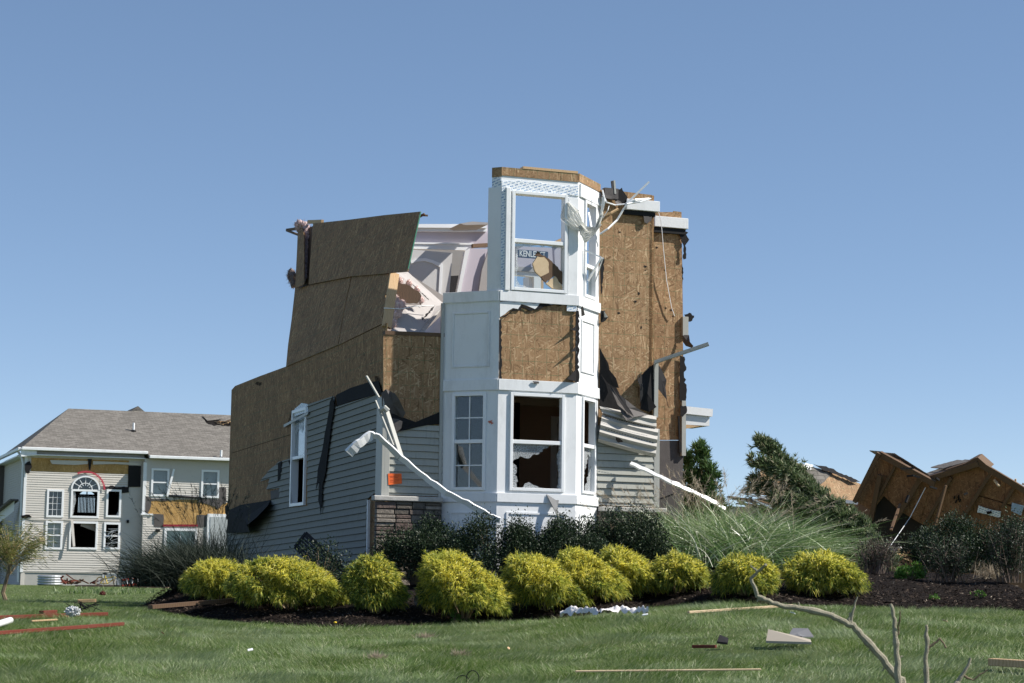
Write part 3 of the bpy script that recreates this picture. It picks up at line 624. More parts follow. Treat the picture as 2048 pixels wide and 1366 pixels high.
def fascia(pl, x0, x1, y0, y1, d=.10):
    a0, a1 = sx(pl, x0, y0), sx(pl, x1, y0); t1, t0 = pl.st((x0+x1)/2, y0+3)[1], pl.st((x0+x1)/2, y1-2)[1]
    m = MB().pbox(pl, a0, a1, t0, t1, 0, d); return m.build('fascia', WHITEMETAL, H, bevel=.006), (a0, a1, t0, t1)
fascia(FP, 1249, 1315, 399, 425); fascia(FR, 1305, 1372, 433, 459)
MB().pbox(FP, sx(FP, 1246, 428), sx(FP, 1308, 428), FP.st(1280, 432)[1], FP.st(1280, 424)[1], 0, .06).build('drip_edge', BLACK, H)
MB().pbox(FR, sx(FR, 1305, 465), sx(FR, 1368, 465), FR.st(1340, 468)[1], FR.st(1340, 458)[1], 0, .07).build('drip_edge', BLACK, H)
MB().pbox(FP, sx(FP, 1203, 385), sx(FP, 1230, 385), FP.st(1215, 400)[1], FP.st(1215, 379)[1], .02, .14).bar(FP.hit(1224, 362, .12), FP.hit(1228, 398, .12), .04, .03).bar(FP.hit(1204, 392, .15), FP.hit(1234, 398, .1), .04, .05).build('loose_trim', FELT_GREY, H)
MB().bar(FP.hit(1228, 361, .13), FP.hit(1230, 388, .13), .035, .03).build('loose_trim', GREYTRIM, H)
flap('building_paper', FP, rag_line([(1226, 384), (1240, 377), (1244, 386), (1250, 394), (1250, 406), (1244, 412), (1230, 400)], 4, 3, 21), FELT, H).location += FP.N*.08
flap('building_paper', FP, [(1230, 398, .1), (1240, 402, .1), (1248, 408, .05), (1240, 411, .12), (1231, 406, .15)], FELT_GREY, H)
flap('building_paper', FP, rag_line([(1284, 432), (1300, 434), (1300, 440), (1293, 448), (1286, 446)], 3, 2, 22), FELT_GREY, H).location += FP.N*.06
flap('building_paper', FR, rag_line([(1352, 464), (1374, 466), (1370, 470), (1376, 480), (1368, 492), (1370, 518), (1365, 520), (1364, 490), (1358, 474)], 4, 2, 23), FELT, H).location += FR.N*.05
flap('building_paper', FR, rag_line([(1364, 520), (1367, 545), (1365, 570), (1363, 545)], 4, 1.2, 33), FELT, H)
flap('building_paper', FR, rag_line([(1366, 630), (1376, 626), (1386, 632), (1382, 642), (1374, 644)], 3, 1.5, 24), FELT, H).location += FR.N*.05
MB().pbox(FR, sx(FR, 1363, 650), sx(FR, 1374, 650), FR.st(1368, 672)[1], FR.st(1368, 634)[1], .0, .06).build('corner_board', GREYTRIM, H)
flap('building_paper', FR, [(1365, 670, .05), (1378, 670, .1), (1380, 684, .2), (1387, 692, .25), (1384, 696, .2), (1372, 692, .1), (1366, 684, .05)], FELT_GREY, H)
MB().pbox(FR, sx(FR, 1361, 860), sx(FR, 1369, 860), FR.st(1368, 912)[1], FR.st(1368, 802)[1], .0, .06).build('corner_board', GREYTRIM, H)
flap('building_paper', FR, rag_line([(1358, 712), (1367, 714), (1371, 735), (1366, 750), (1371, 775), (1371, 795), (1362, 812), (1357, 800)], 5, 2.4, 25), FELT, H).location += FR.N*.04
flap('building_paper', FR, rag_line([(1358, 812), (1369, 812), (1370, 826), (1362, 834), (1357, 832)], 4, 2, 26), FELT, H).location += FR.N*.07
MB().bar(FR.hit(1357, 832, .05), FR.hit(1360, 905, .05), .03, .03).build('loose_trim', FELT, H)
# torn paper on the right front wall
flap('building_paper', FP, [(1199, 694, .02), (1206, 708, .04), (1217, 728, .12), (1219, 740, .1), (1232, 756, .14), (1238, 776, .12), (1228, 774, .06), (1215, 765, .03), (1200, 745, .02)], FELT, H)
flap('building_paper', FP, [(1199, 740, .015), (1222, 752, .02), (1240, 790, .02), (1260, 812, .02), (1225, 826, .02), (1199, 812, .015)], FELT, H)
flap('building_paper', FP, [(1218, 768, .12), (1226, 778, .16), (1250, 798, .2), (1272, 815, .18), (1296, 829, .1), (1280, 832, .2), (1268, 834, .26), (1262, 838, .28), (1254, 842, .28), (1246, 832, .28), (1234, 806, .2)], FELT_GREY, H)
flap('building_paper', FP, [(1224, 774, .21), (1238, 790, .24), (1262, 822, .27), (1268, 833, .28), (1252, 822, .3), (1236, 798, .27)], FELT, H)
flap('building_paper', FP, [(1307, 728, .03), (1308, 810, .05), (1313, 814, .12), (1298, 824, .1), (1281, 818, .04), (1284, 790, .1), (1278, 766, .16), (1275, 760, .1), (1288, 745, .04)], FELT, H)
flap('building_paper', FP, [(1279, 768, .11), (1285, 768, .14), (1286, 790, .14), (1281, 806, .1)], FELT_GREY, H)
flap('building_paper', FR, [(1311, 728, .8), (1320, 733, .5), (1326, 745, .3), (1333, 760, .25), (1331, 775, .2), (1334, 800, .2), (1326, 790, .3), (1312, 772, .7)], FELT, H)
flap('building_paper', FR, [(1331, 795, .25), (1336, 806, .3), (1339, 818, .3), (1335, 812, .25)], DRYWALL, H)
flap('building_paper', FP, rag_line([(1199, 622), (1208, 622), (1208, 635), (1215, 634), (1204, 645), (1199, 646)], 4, 1, 27), FELT, H).location += FP.N*.05
flap('paper_scrap', FP, [(1208, 622, .06), (1216, 634, .14), (1209, 635, .06)], GREYTRIM, H)
flap('building_paper', FP, rag_line([(1198, 520), (1206, 515), (1204, 560), (1200, 590)], 5, 2, 28), FELT, H).location += FP.N*.04
flap('building_paper', FP, [(1162, 615, .75), (1166, 612, .75), (1170, 630, .6), (1163, 633, .62)], FELT_GREY, H)
# crumpled siding sheet
def vinyl_sheet(name, corners, ncourse, parent, mat, d):
    A, B, C, D = corners; mb = MB(); nx = 14
    rows = []
    for j in range(ncourse*2+1):
        t = j/(ncourse*2); row = []
        for i in range(nx+1):
            s = i/nx; x = lerp(lerp(A[0], B[0], s), lerp(D[0], C[0], s), t); y = lerp(lerp(A[1], B[1], s), lerp(D[1], C[1], s), t)
            dd = d+.10*math.sin(math.pi*t)*(1-.4*s)+(.05 if j % 2 else .0)+.012*math.sin(s*7+t*5)
            row.append(FP.hit(x, y+1.5*math.sin(s*3.1), dd))
        rows.append(row)
    k = nx+1; fl = [p for r_ in rows for p in r_]
    mb.add(fl, [(j*k+i, j*k+i+1, (j+1)*k+i+1, (j+1)*k+i) for j in range(ncourse*2) for i in range(nx)])
    fb = [p-FP.N*.006 for p in fl]; mb.add(fb, [(j*k+i, (j+1)*k+i, (j+1)*k+i+1, j*k+i+1) for j in range(ncourse*2) for i in range(nx)])
    return mb.build(name, mat, parent, flip=False)
SHEET = mat_siding('loose_vinyl_siding', (.47, .45, .42), .25)
vinyl_sheet('loose_siding', ((1204, 829), (1317, 858), (1311, 914), (1196, 884)), 4, H, SHEET, .10)
vinyl_sheet('loose_siding', ((1199, 812), (1313, 832), (1313, 860), (1206, 830)), 2, H, SHEET, .06)
m = MB()
for i in range(22): x = lerp(1212, 1308, i/21); y = lerp(833, 857, i/21); m.pbox(PL(FP.hit(x, y, .24), FP.S, FP.T, FP.N), -.012, .012, -.006, .006, 0, .006)
for i in range(18): x = lerp(1212, 1305, i/17); y = lerp(858, 885, i/17); m.pbox(PL(FP.hit(x, y, .27), FP.S, FP.T, FP.N), -.012, .012, -.005, .005, 0, .006)
m.build('nail_slots', DARK, H)
MB().slab(FP.poly(rag_line([(1232, 874), (1240, 877), (1246, 884), (1238, 885), (1233, 880)], 3, 1.2, 30), .31), -FP.N*.02).build('torn_hole', DARK, H)
MB().bar(FP.hit(1312, 725, .05), FP.hit(1311, 835, .05), .07, .05, FP.N).build('corner_board', GREYTRIM, H)
MB().bar(FP.hit(1309, 727, .10), FP.hit(1418, 690, .55), .085, .02).bar(FP.hit(1309, 724, .10), FP.hit(1417, 687, .55), .03, .05).build('bent_corner_post', GREYTRIM, H)
MB().slab(FR.poly([(1368, 812), (1426, 818), (1425, 833), (1368, 827)], -.25), -FR.N*.9).build('porch_fascia', WHITEMETAL, H)
MB().slab(FR.poly([(1369, 828), (1419, 833), (1419, 852), (1369, 849)], -.3), -FR.N*.7).build('porch_fascia', WHITE_DIRTY, H)
MB().slab(FR.poly([(1369, 849), (1400, 852), (1369, 858)], -.3), -FR.N*.6).build('porch_soffit', STUD, H)
# --- insides: first storey room, floor between the storeys, right and back walls
zfl = 5.05
m = MB(); m.slab([FP.P(.03, zfl, -.14), FP.P(4.5, zfl, -.14), FP.P(4.5, zfl, -10.9), FP.P(.03, zfl, -10.9)], Z*.2)
m.slab([FP.P(uA+.05, zfl+.002, -.13), FP.P(uD-.05, zfl+.002, -.13), FP.P(uC-.07, zfl+.002, bp-.12), FP.P(uB+.07, zfl+.002, bp-.12)], Z*.19); m.build('storey_floor', PALEWOOD, H)
m = MB(); m.slab([FP.P(.03, 2.2, -.14), FP.P(4.5, 2.2, -.14), FP.P(4.5, 2.2, -10.9), FP.P(.03, 2.2, -10.9)], Z*-.1)
m.slab([FP.P(uA+.05, 2.2, -.13), FP.P(uD-.05, 2.2, -.13), FP.P(uC-.07, 2.2, bp-.12), FP.P(uB+.07, 2.2, bp-.12)], Z*-.1); m.build('storey_floor', OLDWOOD, H)
m = MB(); m.slab([FP.P(4.5, 1.2, -1.6), FP.P(4.5, zfl+.1, -1.6), FP.P(4.5, zfl+.1, -10.9), FP.P(4.5, 1.2, -10.9)], FU*.1)
m.slab([FP.P(.03, 1.2, -10.9), FP.P(4.6, 1.2, -10.9), FP.P(4.6, zfl+.1, -10.9), FP.P(.03, zfl+.1, -10.9)], -FN*.1)
m.slab([FP.P(.02, 1.2, -.15), FP.P(.02, zfl, -.15), FP.P(.02, zfl, -4.35), FP.P(.02, 1.2, -4.35)], FU*.015); m.build('inner_wall', ROOM, H)
RW = FP.off(-3.6)
dr = (RW.st(1101, 900)[0], RW.st(1124, 900)[0]+.9, 2.2, RW.st(1110, 833)[1])
wall(MB(), RW, .04, 4.5, 2.2, zfl, -.1, 0, [(dr[0]+.1, dr[1]-.1, 2.2, dr[3]-.1)]).build('inner_wall', ROOM, H)
q = MB()
for r_ in ((dr[0], dr[0]+.12, 2.2, dr[3]), (dr[1]-.12, dr[1], 2.2, dr[3]), (dr[0]+.12, dr[1]-.12, dr[3]-.12, dr[3])): q.pbox(RW, *r_, -.12, .03)
q.build('door_casing', VINYL, H)
MB().slab([RW.P(dr[0]+.13, 2.22, .03), RW.P(dr[0]+.13, dr[3]-.13, .03), RW.P(dr[0]+.5, dr[3]-.13, .65), RW.P(dr[0]+.5, 2.22, .65)], FU*.04).build('inner_door', WHITE, H)
zcl = 4.78
MB().pbox(RW, .05, 4.5, zcl-.12, zcl-.002, .0, .1).build('ceiling_moulding', mat_plain('cream_moulding', (.62, .55, .45)), H)
MB().slab([FP.P(.04, zcl, -.16), FP.P(4.48, zcl, -.16), FP.P(4.48, zcl, -3.58), FP.P(.04, zcl, -3.58)], Z*.008).build('ceiling', mat_plain('cream_ceiling', (.80, .70, .58)), H)
# curtain of the lower room
m = MB(); pts = [RW.P(RW.st(1029+i*1.3, 900)[0]-.22, 2.6, .55+.05*(i % 2)) for i in range(8)]
m.add(pts+[p+Z*(2.05) for p in pts], [(i, i+1, i+9, i+8) for i in range(7)]); m.build('dark_curtain', BLACK, H)
# --- upper storey insides seen through the torn wall and the bay window
I1 = FP.off(-3.0); I2 = FP.off(-2.2)
MB().slab(I1.poly([(828, 449), (976, 449), (976, 494), (818, 496)], 0), -I1.N*.1).build('upper_wall', LAV, H)
MB().slab(I1.poly([(834, 448), (974, 448), (974, 456), (834, 455)], .14), -I1.N*.14).slab(I1.poly([(834, 455.5), (974, 456.5), (974, 463), (834, 462)], .08), -I1.N*.08).build('crown_moulding', VINYL, H)
MB().slab(I1.poly([(822, 488), (947, 490), (938, 501), (820, 497)], .06), -I1.N*.06).slab(I1.poly([(824, 484), (948, 486), (947, 489.5), (822, 487.5)], .08), -I1.N*.08).build('door_head', VINYL, H)
DOOR2 = MB().slab(I1.poly([(812, 498), (905, 506), (897, 612), (800, 615)], .1), -I1.N*.045).build('inner_door', mat_plain('door_paint', (.60, .59, .585), .5, .3, .03), H)
arch = [(822, 522), (835, 517), (850, 516), (865, 520), (880, 526), (886, 528), (884, 570), (880, 606), (876, 606), (878, 570), (880, 534), (866, 527), (850, 522), (836, 523), (822, 527)]
MB().slab(I1.poly(arch, .12), -I1.N*.02).build('door_panel_moulding', VINYL, DOOR2)
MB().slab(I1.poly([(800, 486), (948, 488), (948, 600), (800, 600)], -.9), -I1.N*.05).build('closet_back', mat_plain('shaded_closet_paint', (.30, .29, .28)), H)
MB().slab(I1.poly([(900, 552), (930, 550), (925, 600), (898, 600)], -.5), -I1.N*.2).build('closet_clothes', mat_plain('dark_cloth', (.03, .03, .035), .8, .2, .6, 9, .02), H)
MB().slab(I1.poly([(936, 497), (975, 497), (975, 600), (914, 600), (924, 550)], .16), -I1.N*.08).build('upper_wall', LAV, H)
MB().slab(I1.poly([(930, 502), (940, 496), (926, 560), (919, 600), (911, 600), (920, 555)], .20), -I1.N*.1).build('door_casing', VINYL, H)
MB().slab(I1.poly([(964, 540), (977, 500), (977, 600), (955, 600)], .22), -I1.N*.04).build('drywall_sheet', DRYWALL, H)
MB().bar(I1.hit(942, 492, .05), I1.hit(976, 490, -.05), .12, .06).build('broken_plate', OLDWOOD, H)
MB().slab(I2.poly([(920, 447), (945, 443), (976, 445), (976, 449), (930, 450)], 0), -I2.N*.6).build('ceiling_drywall', DRYWALL, H)
# slumped drywall in the corner
CP = FP.off(-.6)
MB().slab(I2.poly([(768, 540), (800, 536), (900, 600), (900, 690), (768, 690)], -.3), -I2.N*.05).build('inner_wall', DRYWALL, H)
MB().slab([CP.hit(788, 540, 0), CP.hit(816, 544, -.4), CP.hit(856, 580, -.7), CP.hit(886, 606, -.8), CP.hit(884, 614, -.6), CP.hit(846, 612, -.2), CP.hit(790, 566, 0)], -FN*.02).build('drywall_sheet', DRYWALL, H)
MB().slab([CP.hit(782, 662, .45), CP.hit(806, 610, .0), CP.hit(872, 612, -.4), CP.hit(887, 610, -.4), CP.hit(858, 640, -.05), CP.hit(836, 668, .45)], -FN*.02).build('drywall_sheet', DRYWALL, H)
MB().slab([CP.hit(836, 668, .47), CP.hit(858, 640, 0), CP.hit(886, 612, -.35), CP.hit(872, 634, -.1), CP.hit(846, 668, .47)], -FN*.03).build('drywall_sheet', mat_plain('torn_gypsum', (.42, .40, .38), .9, .1, .5, 20, .02), H)
MB().slab([CP.hit(848, 664, .4), CP.hit(886, 628, 0), CP.hit(888, 672, .2), CP.hit(846, 672, .47)], -FN*.03).build('drywall_sheet', mat_plain('pink_white_wall', (.74, .66, .66)), H)
for k, pts in enumerate(([(846, 636), (858, 622), (870, 610), (866, 618), (854, 632), (840, 644)], [(838, 650), (852, 640), (846, 650), (834, 656)], [(824, 568), (828, 570), (858, 600), (855, 598)])):
    MB().slab(CP.poly(rag_line(pts, 3, 1.3, 40+k), .06 if k < 2 else -.1), -FN*.01).build('plaster_crack', FELT_GREY, H)
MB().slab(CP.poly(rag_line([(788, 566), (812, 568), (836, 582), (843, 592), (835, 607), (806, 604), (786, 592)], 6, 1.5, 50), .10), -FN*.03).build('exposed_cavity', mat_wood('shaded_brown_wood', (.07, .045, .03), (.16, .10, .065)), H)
tufts('insulation', CP, [(791, 598, .22, .06), (790, 612, .3, .075), (800, 612, .25, .07), (787, 630, .36, .08), (795, 626, .32, .07), (784, 646, .4, .07), (805, 607, .2, .05)], PPI := mat_plain('pale_pink_insulation', (.82, .62, .59), .95, .1, .25, 16, .025), H, 20)
for s_ in ((800, 562, .05, .05), (818, 567, .02, .05), (834, 580, 0, .05), (842, 600, .05, .05)): tufts('insulation', CP, [s_], PPI, H, 40)
MB().tube([CP.hit(768, 616, .45), CP.hit(800, 618, .4), CP.hit(830, 612, .2), CP.hit(868, 611, 0)], .008, 5).build('loose_cable', VINYL, H)
# bits of the far rooms seen through the upper bay window
I3 = FP.off(-4.2)
MB().slab(I3.poly([(1032, 492), (1112, 496), (1112, 536), (1032, 533)], 0), -I3.N*.1).build('upper_wall', LAV, H)
MB().slab(I3.poly([(1028, 533), (1096, 535), (1090, 546), (1028, 541)], .05), -I3.N*.1).build('door_head', DRYWALL, H)
MB().slab(I3.poly([(1026, 541), (1090, 546), (1090, 556), (1026, 549)], .02), -I3.N*.12).slab(I3.poly([(1068, 554), (1082, 554), (1082, 596), (1068, 596)], .02), -I3.N*.12).slab(I3.poly([(1058, 552), (1068, 553), (1068, 596), (1058, 596)], -.08), -I3.N*.3).build('far_window_casing', VINYL, H)
MB().slab(I3.poly([(1083, 556), (1087, 556), (1087, 596), (1083, 596)], .0), -I3.N*.1).build('wall_stud', STUD, H)
MB().slab(I3.poly([(1108, 490), (1130, 491), (1130, 535), (1114, 560), (1110, 530)], .4), -I3.N*.1).build('drywall_sheet', LAV, H)
MB().slab(I3.poly([(1113, 482), (1128, 474), (1128, 484)], .5), -I3.N*.3).build('broken_plate', STUD, H)
# lumber jammed through the upper window
LG = thing('splintered_plank', 'splintered pale plank with dark stripe jammed in the upper bay window', 'plank', BF.hit(1100, 575, -.1))
for k, pts in enumerate(([(1066, 527), (1075, 513), (1088, 514), (1097, 524), (1098, 545), (1082, 553), (1070, 541)], [(1092, 566), (1110, 552), (1122, 568), (1127, 581), (1107, 578)])): MB().slab(BF.poly(rag_line(pts, 5, 1.4, 61+k), -.03), -FN*.05).build('split_wood', PALEWOOD, LG)
MB().slab(BF.poly(rag_line([(1070, 511), (1076, 502), (1083, 510), (1090, 512), (1104, 523), (1124, 543), (1129, 574), (1123, 566), (1110, 551), (1092, 565), (1080, 551), (1098, 544), (1096, 524), (1088, 514)], 4, 1.0, 62), -.035), -FN*.045).build('dark_band', OLDWOOD, LG)  # dark brown band between the two pale pieces
# street sign inside the window
RS = PL(I3.hit(1066, 509, .9), FU, Z, FN)
SG = thing('street_sign', 'dark blue street name sign reading KENLEY CT behind the upper bay window', 'street sign', RS.o-Z*.07)
hw = (RS.st(1097, 509)[0]-RS.st(1036, 509)[0])/2; hh = (RS.st(1066, 500.5)[1]-RS.st(1066, 516.5)[1])/2
MB().pbox(RS, -hw, hw, -hh, hh, -.01, 0).build('sign_plate', mat_plain('navy_sign', (.035, .06, .11), .4, .4, .05), SG, bevel=.003)
def text(name, body, size, loc, xdir, up, mat, parent, fit=None, align='CENTER'):
    cu = bpy.data.curves.new(name, 'FONT'); cu.body = body; cu.size = size; cu.align_x = align; cu.align_y = 'CENTER'; cu.extrude = .001; cu.offset = size*.022
    o = bpy.data.objects.new(name, cu); COL.objects.link(o); bpy.context.view_layer.update()
    me = bpy.data.meshes.new_from_object(o.evaluated_get(bpy.context.evaluated_depsgraph_get())); COL.objects.unlink(o); bpy.data.objects.remove(o)
    n = xdir.cross(up); wd = max(v.co.x for v in me.vertices)-min(v.co.x for v in me.vertices); kx = fit/wd if fit else 1
    b = base_of(parent)
    for v in me.vertices: v.co = Vector(loc)+xdir*v.co.x*kx+up*v.co.y+n*v.co.z-b
    me.materials.append(mat); me.update(); q = bpy.data.objects.new(name, me); return link(q, parent)
text('sign_lettering', 'KENLEY', .155, RS.P(-hw*.25, 0, .003), FU, Z, WHITE, SG, hw*1.30)
text('sign_lettering', 'CT', .115, RS.P(hw*.62, .015, .003), FU, Z, WHITE, SG, hw*.34)
# orange notice on the siding
NO = thing('notice', 'bright orange paper notice stuck to grey siding beside the corner', 'notice', FP.hit(790, 972, .04))
m = MB(); pts = FP.poly([(776, 947), (803, 947), (804, 967), (777, 970)], .045); m.slab(pts, -FN*.004); m.build('paper', ORANGE, NO)
m = MB()
for k, (x0, x1, y) in enumerate(((780, 798, 951.5), (781, 796, 954.2), (781, 799, 959.5), (781, 792, 963))): m.slab(FP.poly([(x0, y), (x1, y), (x1, y+.9), (x0, y+.9)], .048), -FN*.002)
m.build('faint_print', mat_plain('print_red', (.55, .09, .03)), NO)
# twisted downspouts, hanging trim, cloth, cables: each could be lifted away
def spout(label, pts, rad, sq, name='downspout', mat=None, grp=None, cat='downspout', fat=1.0):
    P = [at(*p) for p in pts]; fine = []
    for i in range(len(P)-1):
        for k in range(4): fine.append(P[i].lerp(P[i+1], k/4)+Vector((0, 0, .007*math.sin((i*4+k)*2.3))))
    fine.append(P[-1]); rr_ = [rad*(fat if i < 9 else 1)*(1+.10*math.sin(i*.9)+.07*math.sin(i*2.9+1)) for i in range(len(fine))]
    mb = MB(); mb.tube(fine, rr_, 4, False, sq); mb.tube(fine, [q*.86 for q in rr_], 4, False, sq)
    return tag(mb.build(name, mat or WHITEMETAL), label, cat, grp)
spout('twisted white downspout hanging from the left corner down to the bay', [(697, 907, 30.1), (716, 888, 30.1), (742, 870, 30.2), (756, 872, 30.2), (800, 914, 30.4), (850, 955, 30.4), (892, 985, 30.3), (934, 1006, 30.3), (980, 1032, 30.3), (1000, 1040, 30.3)], .060, (1, .42), fat=1.6)
spout('bent white downspout leaning against the right front siding above the tall grass', [(1261, 927, 32.3), (1300, 944, 32.2), (1345, 966, 32.1), (1390, 986, 32.3), (1425, 1003, 32.4), (1450, 1018, 32.5)], .048, (1, .5))
J = thing('hanging_trim', 'bent grey metal trim dangling at the left front corner', 'metal trim', at(790, 930, 30.4))
MB().bar(at(760, 818, 30.6), at(796, 918, 30.4), .02, .06).bar(at(772, 817, 30.6), at(803, 914, 30.4), .09, .02).build('trim_strip', GREYTRIM, J)
MB().bar(at(751, 800, 30.6), at(787, 890, 30.4), .03, .012).build('trim_strip', GREYTRIM, J)
MB().tube([at(762, 820, 30.55), at(770, 815, 30.5), at(776, 822, 30.5)], .04, 6).build('bent_end', GREYTRIM, J)
# cloth
def ribbon(mb, cpts, widths, ny=9, fold=.03, seed=0):
    C = [Vector(c) for c in cpts]; fine = []; ws = []
    for i in range(len(C)-1):
        for k in range(5): fine.append(C[i].lerp(C[i+1], k/5)); ws.append(lerp(widths[i], widths[i+1], k/5))
    fine.append(C[-1]); ws.append(widths[-1]); vs = []; n = ny+1
    for i, p in enumerate(fine):
        d = (fine[min(i+1, len(fine)-1)]-fine[max(i-1, 0)]).normalized(); y = (Z-d*d.dot(Z)); y = y.normalized() if y.length > .1 else FU; q = d.cross(y)
        for j in range(n):
            t = j/ny-.5; vs.append(p+y*t*ws[i]+q*fold*math.sin(j*2.2+i*.23+seed)+q*fold*.5*mnoise.noise(p*6+y*t*4))
    mb.add(vs, [(i*n+j, i*n+j+1, (i+1)*n+j+1, (i+1)*n+j) for i in range(len(fine)-1) for j in range(ny)])
CU = thing('torn_curtain', 'torn white curtain snagged on the right corner of the upper bay window', 'curtain', BF.hit(1160, 470, .1))
WC = mat_cloth('white_cloth', (.84, .84, .81))
m = MB(); ribbon(m, [BF.hit(1133, 406, .03), BF.hit(1140, 430, .06), BF.hit(1156, 450, .08), BF.hit(1172, 458, .08), BF.hit(1192, 458, .12), BF.hit(1203, 430, .18), BF.hit(1206, 395, .1)], [.08, .34, .22, .10, .06, .05, .03], 15, .022); m.build('cloth', WC, CU)
m = MB(); ribbon(m, [BF.hit(1160, 450, .10), BF.hit(1168, 466, .11), BF.hit(1173, 484, .08)], [.05, .15, .07], 11, .022, 2); m.build('cloth', WC, CU)
m = MB(); ribbon(m, [BF.hit(1170, 474, .12), BF.hit(1186, 466, .14), BF.hit(1202, 448, .18)], [.16, .07, .03], 11, .02, 4); m.build('cloth', WC, CU)
CB = thing('tangled_wire', 'tangle of pale wires and thin rods hanging off the roof edge beside the upper bay', 'wire', FP.hit(1240, 450, .4))
MB().bar(FP.hit(1252, 408, .4), FP.hit(1298, 364, .5), .05, .03).build('rod', VINYL, CB)
for pts, r_ in (([(1200, 468), (1215, 458), (1234, 440), (1246, 420), (1254, 408), (1298, 398)], .016), ([(1206, 390), (1214, 405), (1230, 410), (1254, 408), (1280, 404), (1302, 397)], .012), ([(1254, 407), (1270, 400), (1298, 398)], .02), ([(1205, 380), (1210, 402), (1204, 425)], .014), ([(1218, 412), (1216, 420), (1206, 436)], .006)):
    MB().tube([FP.hit(x, y, .42+.05*math.sin(i*2)) for i, (x, y) in enumerate(pts)], r_, 6).build('strand', VINYL, CB)
MB().tube([FR.hit(1315, 418, .16), FR.hit(1322, 440, .16), FR.hit(1327, 500, .1), FR.hit(1333, 560, .08), FR.hit(1343, 615, .06), FR.hit(1349, 632, .05)], .007, 5).build('strand', VINYL, CB)
MB().tube([FP.hit(1207, 430, .1), FP.hit(1222, 426, .2), FP.hit(1236, 418, .2)], .025, 6).build('splinter', STUD, CB)
# dark scraps and holes on the right sheathing
m = MB()
for i, (x, y, a, b) in enumerate(((1291, 533, 3, 2), (1278, 587, 2, 3), (1271, 603, 3, 2), (1238, 626, 3, 2), (1314, 495, 2, 2), (1292, 540, 1.5, 1), (1330, 540, 1.5, 1), (1283, 655, 1.2, 3), (1343, 620, 3, 1.5), (1347, 632, 2, 1), (1332, 616, 2, 1.5), (1240, 464, 2.5, 1.2), (1293, 639, 1, 1))): m.slab((FP if x < 1303 else FR).poly([(x-a, y-b), (x+a*.6, y-b*.7), (x+a, y+b*.4), (x-a*.3, y+b)], .006), -FN*.004)
m.build('nail_damage', FELT, H)
m = MB()
for i, (x, y) in enumerate(((981, 845), (979, 843), (984, 847), (982, 842))): m.slab(BL.poly([(x-4+i, y-1), (x+3, y-2), (x+4-i, y), (x-2, y+2)], .003+i*.002), -BL.N*.004)
m.build('orange_mark', mat_plain('spray_mark', (.55, .16, .10)), H)
# ------------------------------------------------------------------ neighbour house far left
gc = at(40, 1168, 98); gz = gc.z; gc.z = 0
GP = PL(gc, FU, Z, FN); GS = PL(gc, SB, Z, SN); GQ = GP.off(.45)
N = thing('neighbour_house', 'storm damaged beige two storey house with grey shingle roof and broken windows far left', 'house', (gc.x, gc.y, gz))
def rect(pl, x0, y0, x1, y1):
    a0 = pl.st(x0, (y0+y1)/2)[0]; a1 = pl.st(x1, (y0+y1)/2)[0]; return (a0, a1, pl.st((x0+x1)/2, y1)[1], pl.st((x0+x1)/2, y0)[1])
def far_wall(pl, full, holes, parent, skip=()):
    m = wall(MB(), pl, *full, -.2, -.012, holes); m.build('house_wall', SIDING_FAR, parent)
    xs = sorted({full[0], full[1], *[h[0] for h in list(holes)+list(skip)], *[h[1] for h in list(holes)+list(skip)]}); xs = [x for x in xs if full[0] <= x <= full[1]]; s = MB()
    for a, b in zip(xs, xs[1:]):
        hs = sorted([(h[2], h[3]) for h in list(holes)+list(skip) if h[0] < b-1e-6 and h[1] > a+1e-6]); t = full[2]
        for ha, hb in hs+[(full[3], full[3])]:
            if ha > t+.02: siding(s, pl, [[(a, t), (b, t), (b, ha), (a, ha)]], 0, .115, .022, .002)
            t = max(t, hb)
    return s.build('siding', SIDING_FAR, parent)
zf0 = GP.st(160, 1146)[1]; zeL = GP.st(160, 915)[1]; zeR = GQ.st(380, 928)[1]
sL1 = GP.st(284, 1040)[0]; sR1 = GQ.st(520, 1000)[0]
f1 = rect(GP, 93, 979, 127, 1035); f2 = rect(GP, 141, 979, 198, 1036); f3 = rect(GP, 212, 979, 242, 1035); f4 = rect(GP, 90, 1042, 125, 1099); f5 = rect(GP, 138, 1043, 195, 1099); f6 = rect(GP, 207, 1045, 240, 1099)
ar = (f2[0]+f2[1])/2; arr = (f2[1]-f2[0])/2
osbL = rect(GP, 62, 918, 258, 948)
far_wall(GP, (0, sL1, zf0, zeL+.3), [f1, f2, f3, f4, f5, f6, (f2[0], f2[1], f2[3], f2[3]+arr*.95)], N, [rect(GP, 62, 912, 284, 946)])
MB().slab(GP.poly([(62, 915), (258, 921), (258, 976), (212, 974), (200, 968), (186, 953), (178, 949), (156, 949), (100, 947), (62, 944)], .004), -GP.N*.02).build('bare_sheathing', OSB_FAR, N)
for pts in ([(100, 920), (176, 922), (176, 928), (150, 930), (104, 928)], [(186, 922), (282, 926), (282, 931), (230, 928), (186, 929)]): MB().slab(GP.poly(pts, .08), -GP.N*.04).build('loose_soffit', SIDING_FAR, N)
for pts, dd in (([(257, 931), (282, 932), (281, 974), (256, 974)], .06), (rag_line([(205, 972), (258, 974), (258, 985), (248, 986), (228, 980), (212, 978)], 5, 2, 2), .055), ([(176, 918), (184, 918), (181, 940), (178, 940)], .12), (rag_line([(50, 928), (60, 922), (64, 934), (56, 948), (50, 940)], 4, 2, 3), .15)): MB().slab(GP.poly(pts, dd), -GP.N*.03).build('building_paper', FELT, N)
def fwin(pl, r, parent, rail, panes, grid=(0, 0), backing=None, name='window'):
    W_ = wframe(pl, *r, parent, .10, -.06, .06, rail, panes, grid, name)
    if backing: MB().pbox(pl, r[0], r[1], r[2], r[3], -.24, -.215).build('window_blind', backing, W_)
    return W_
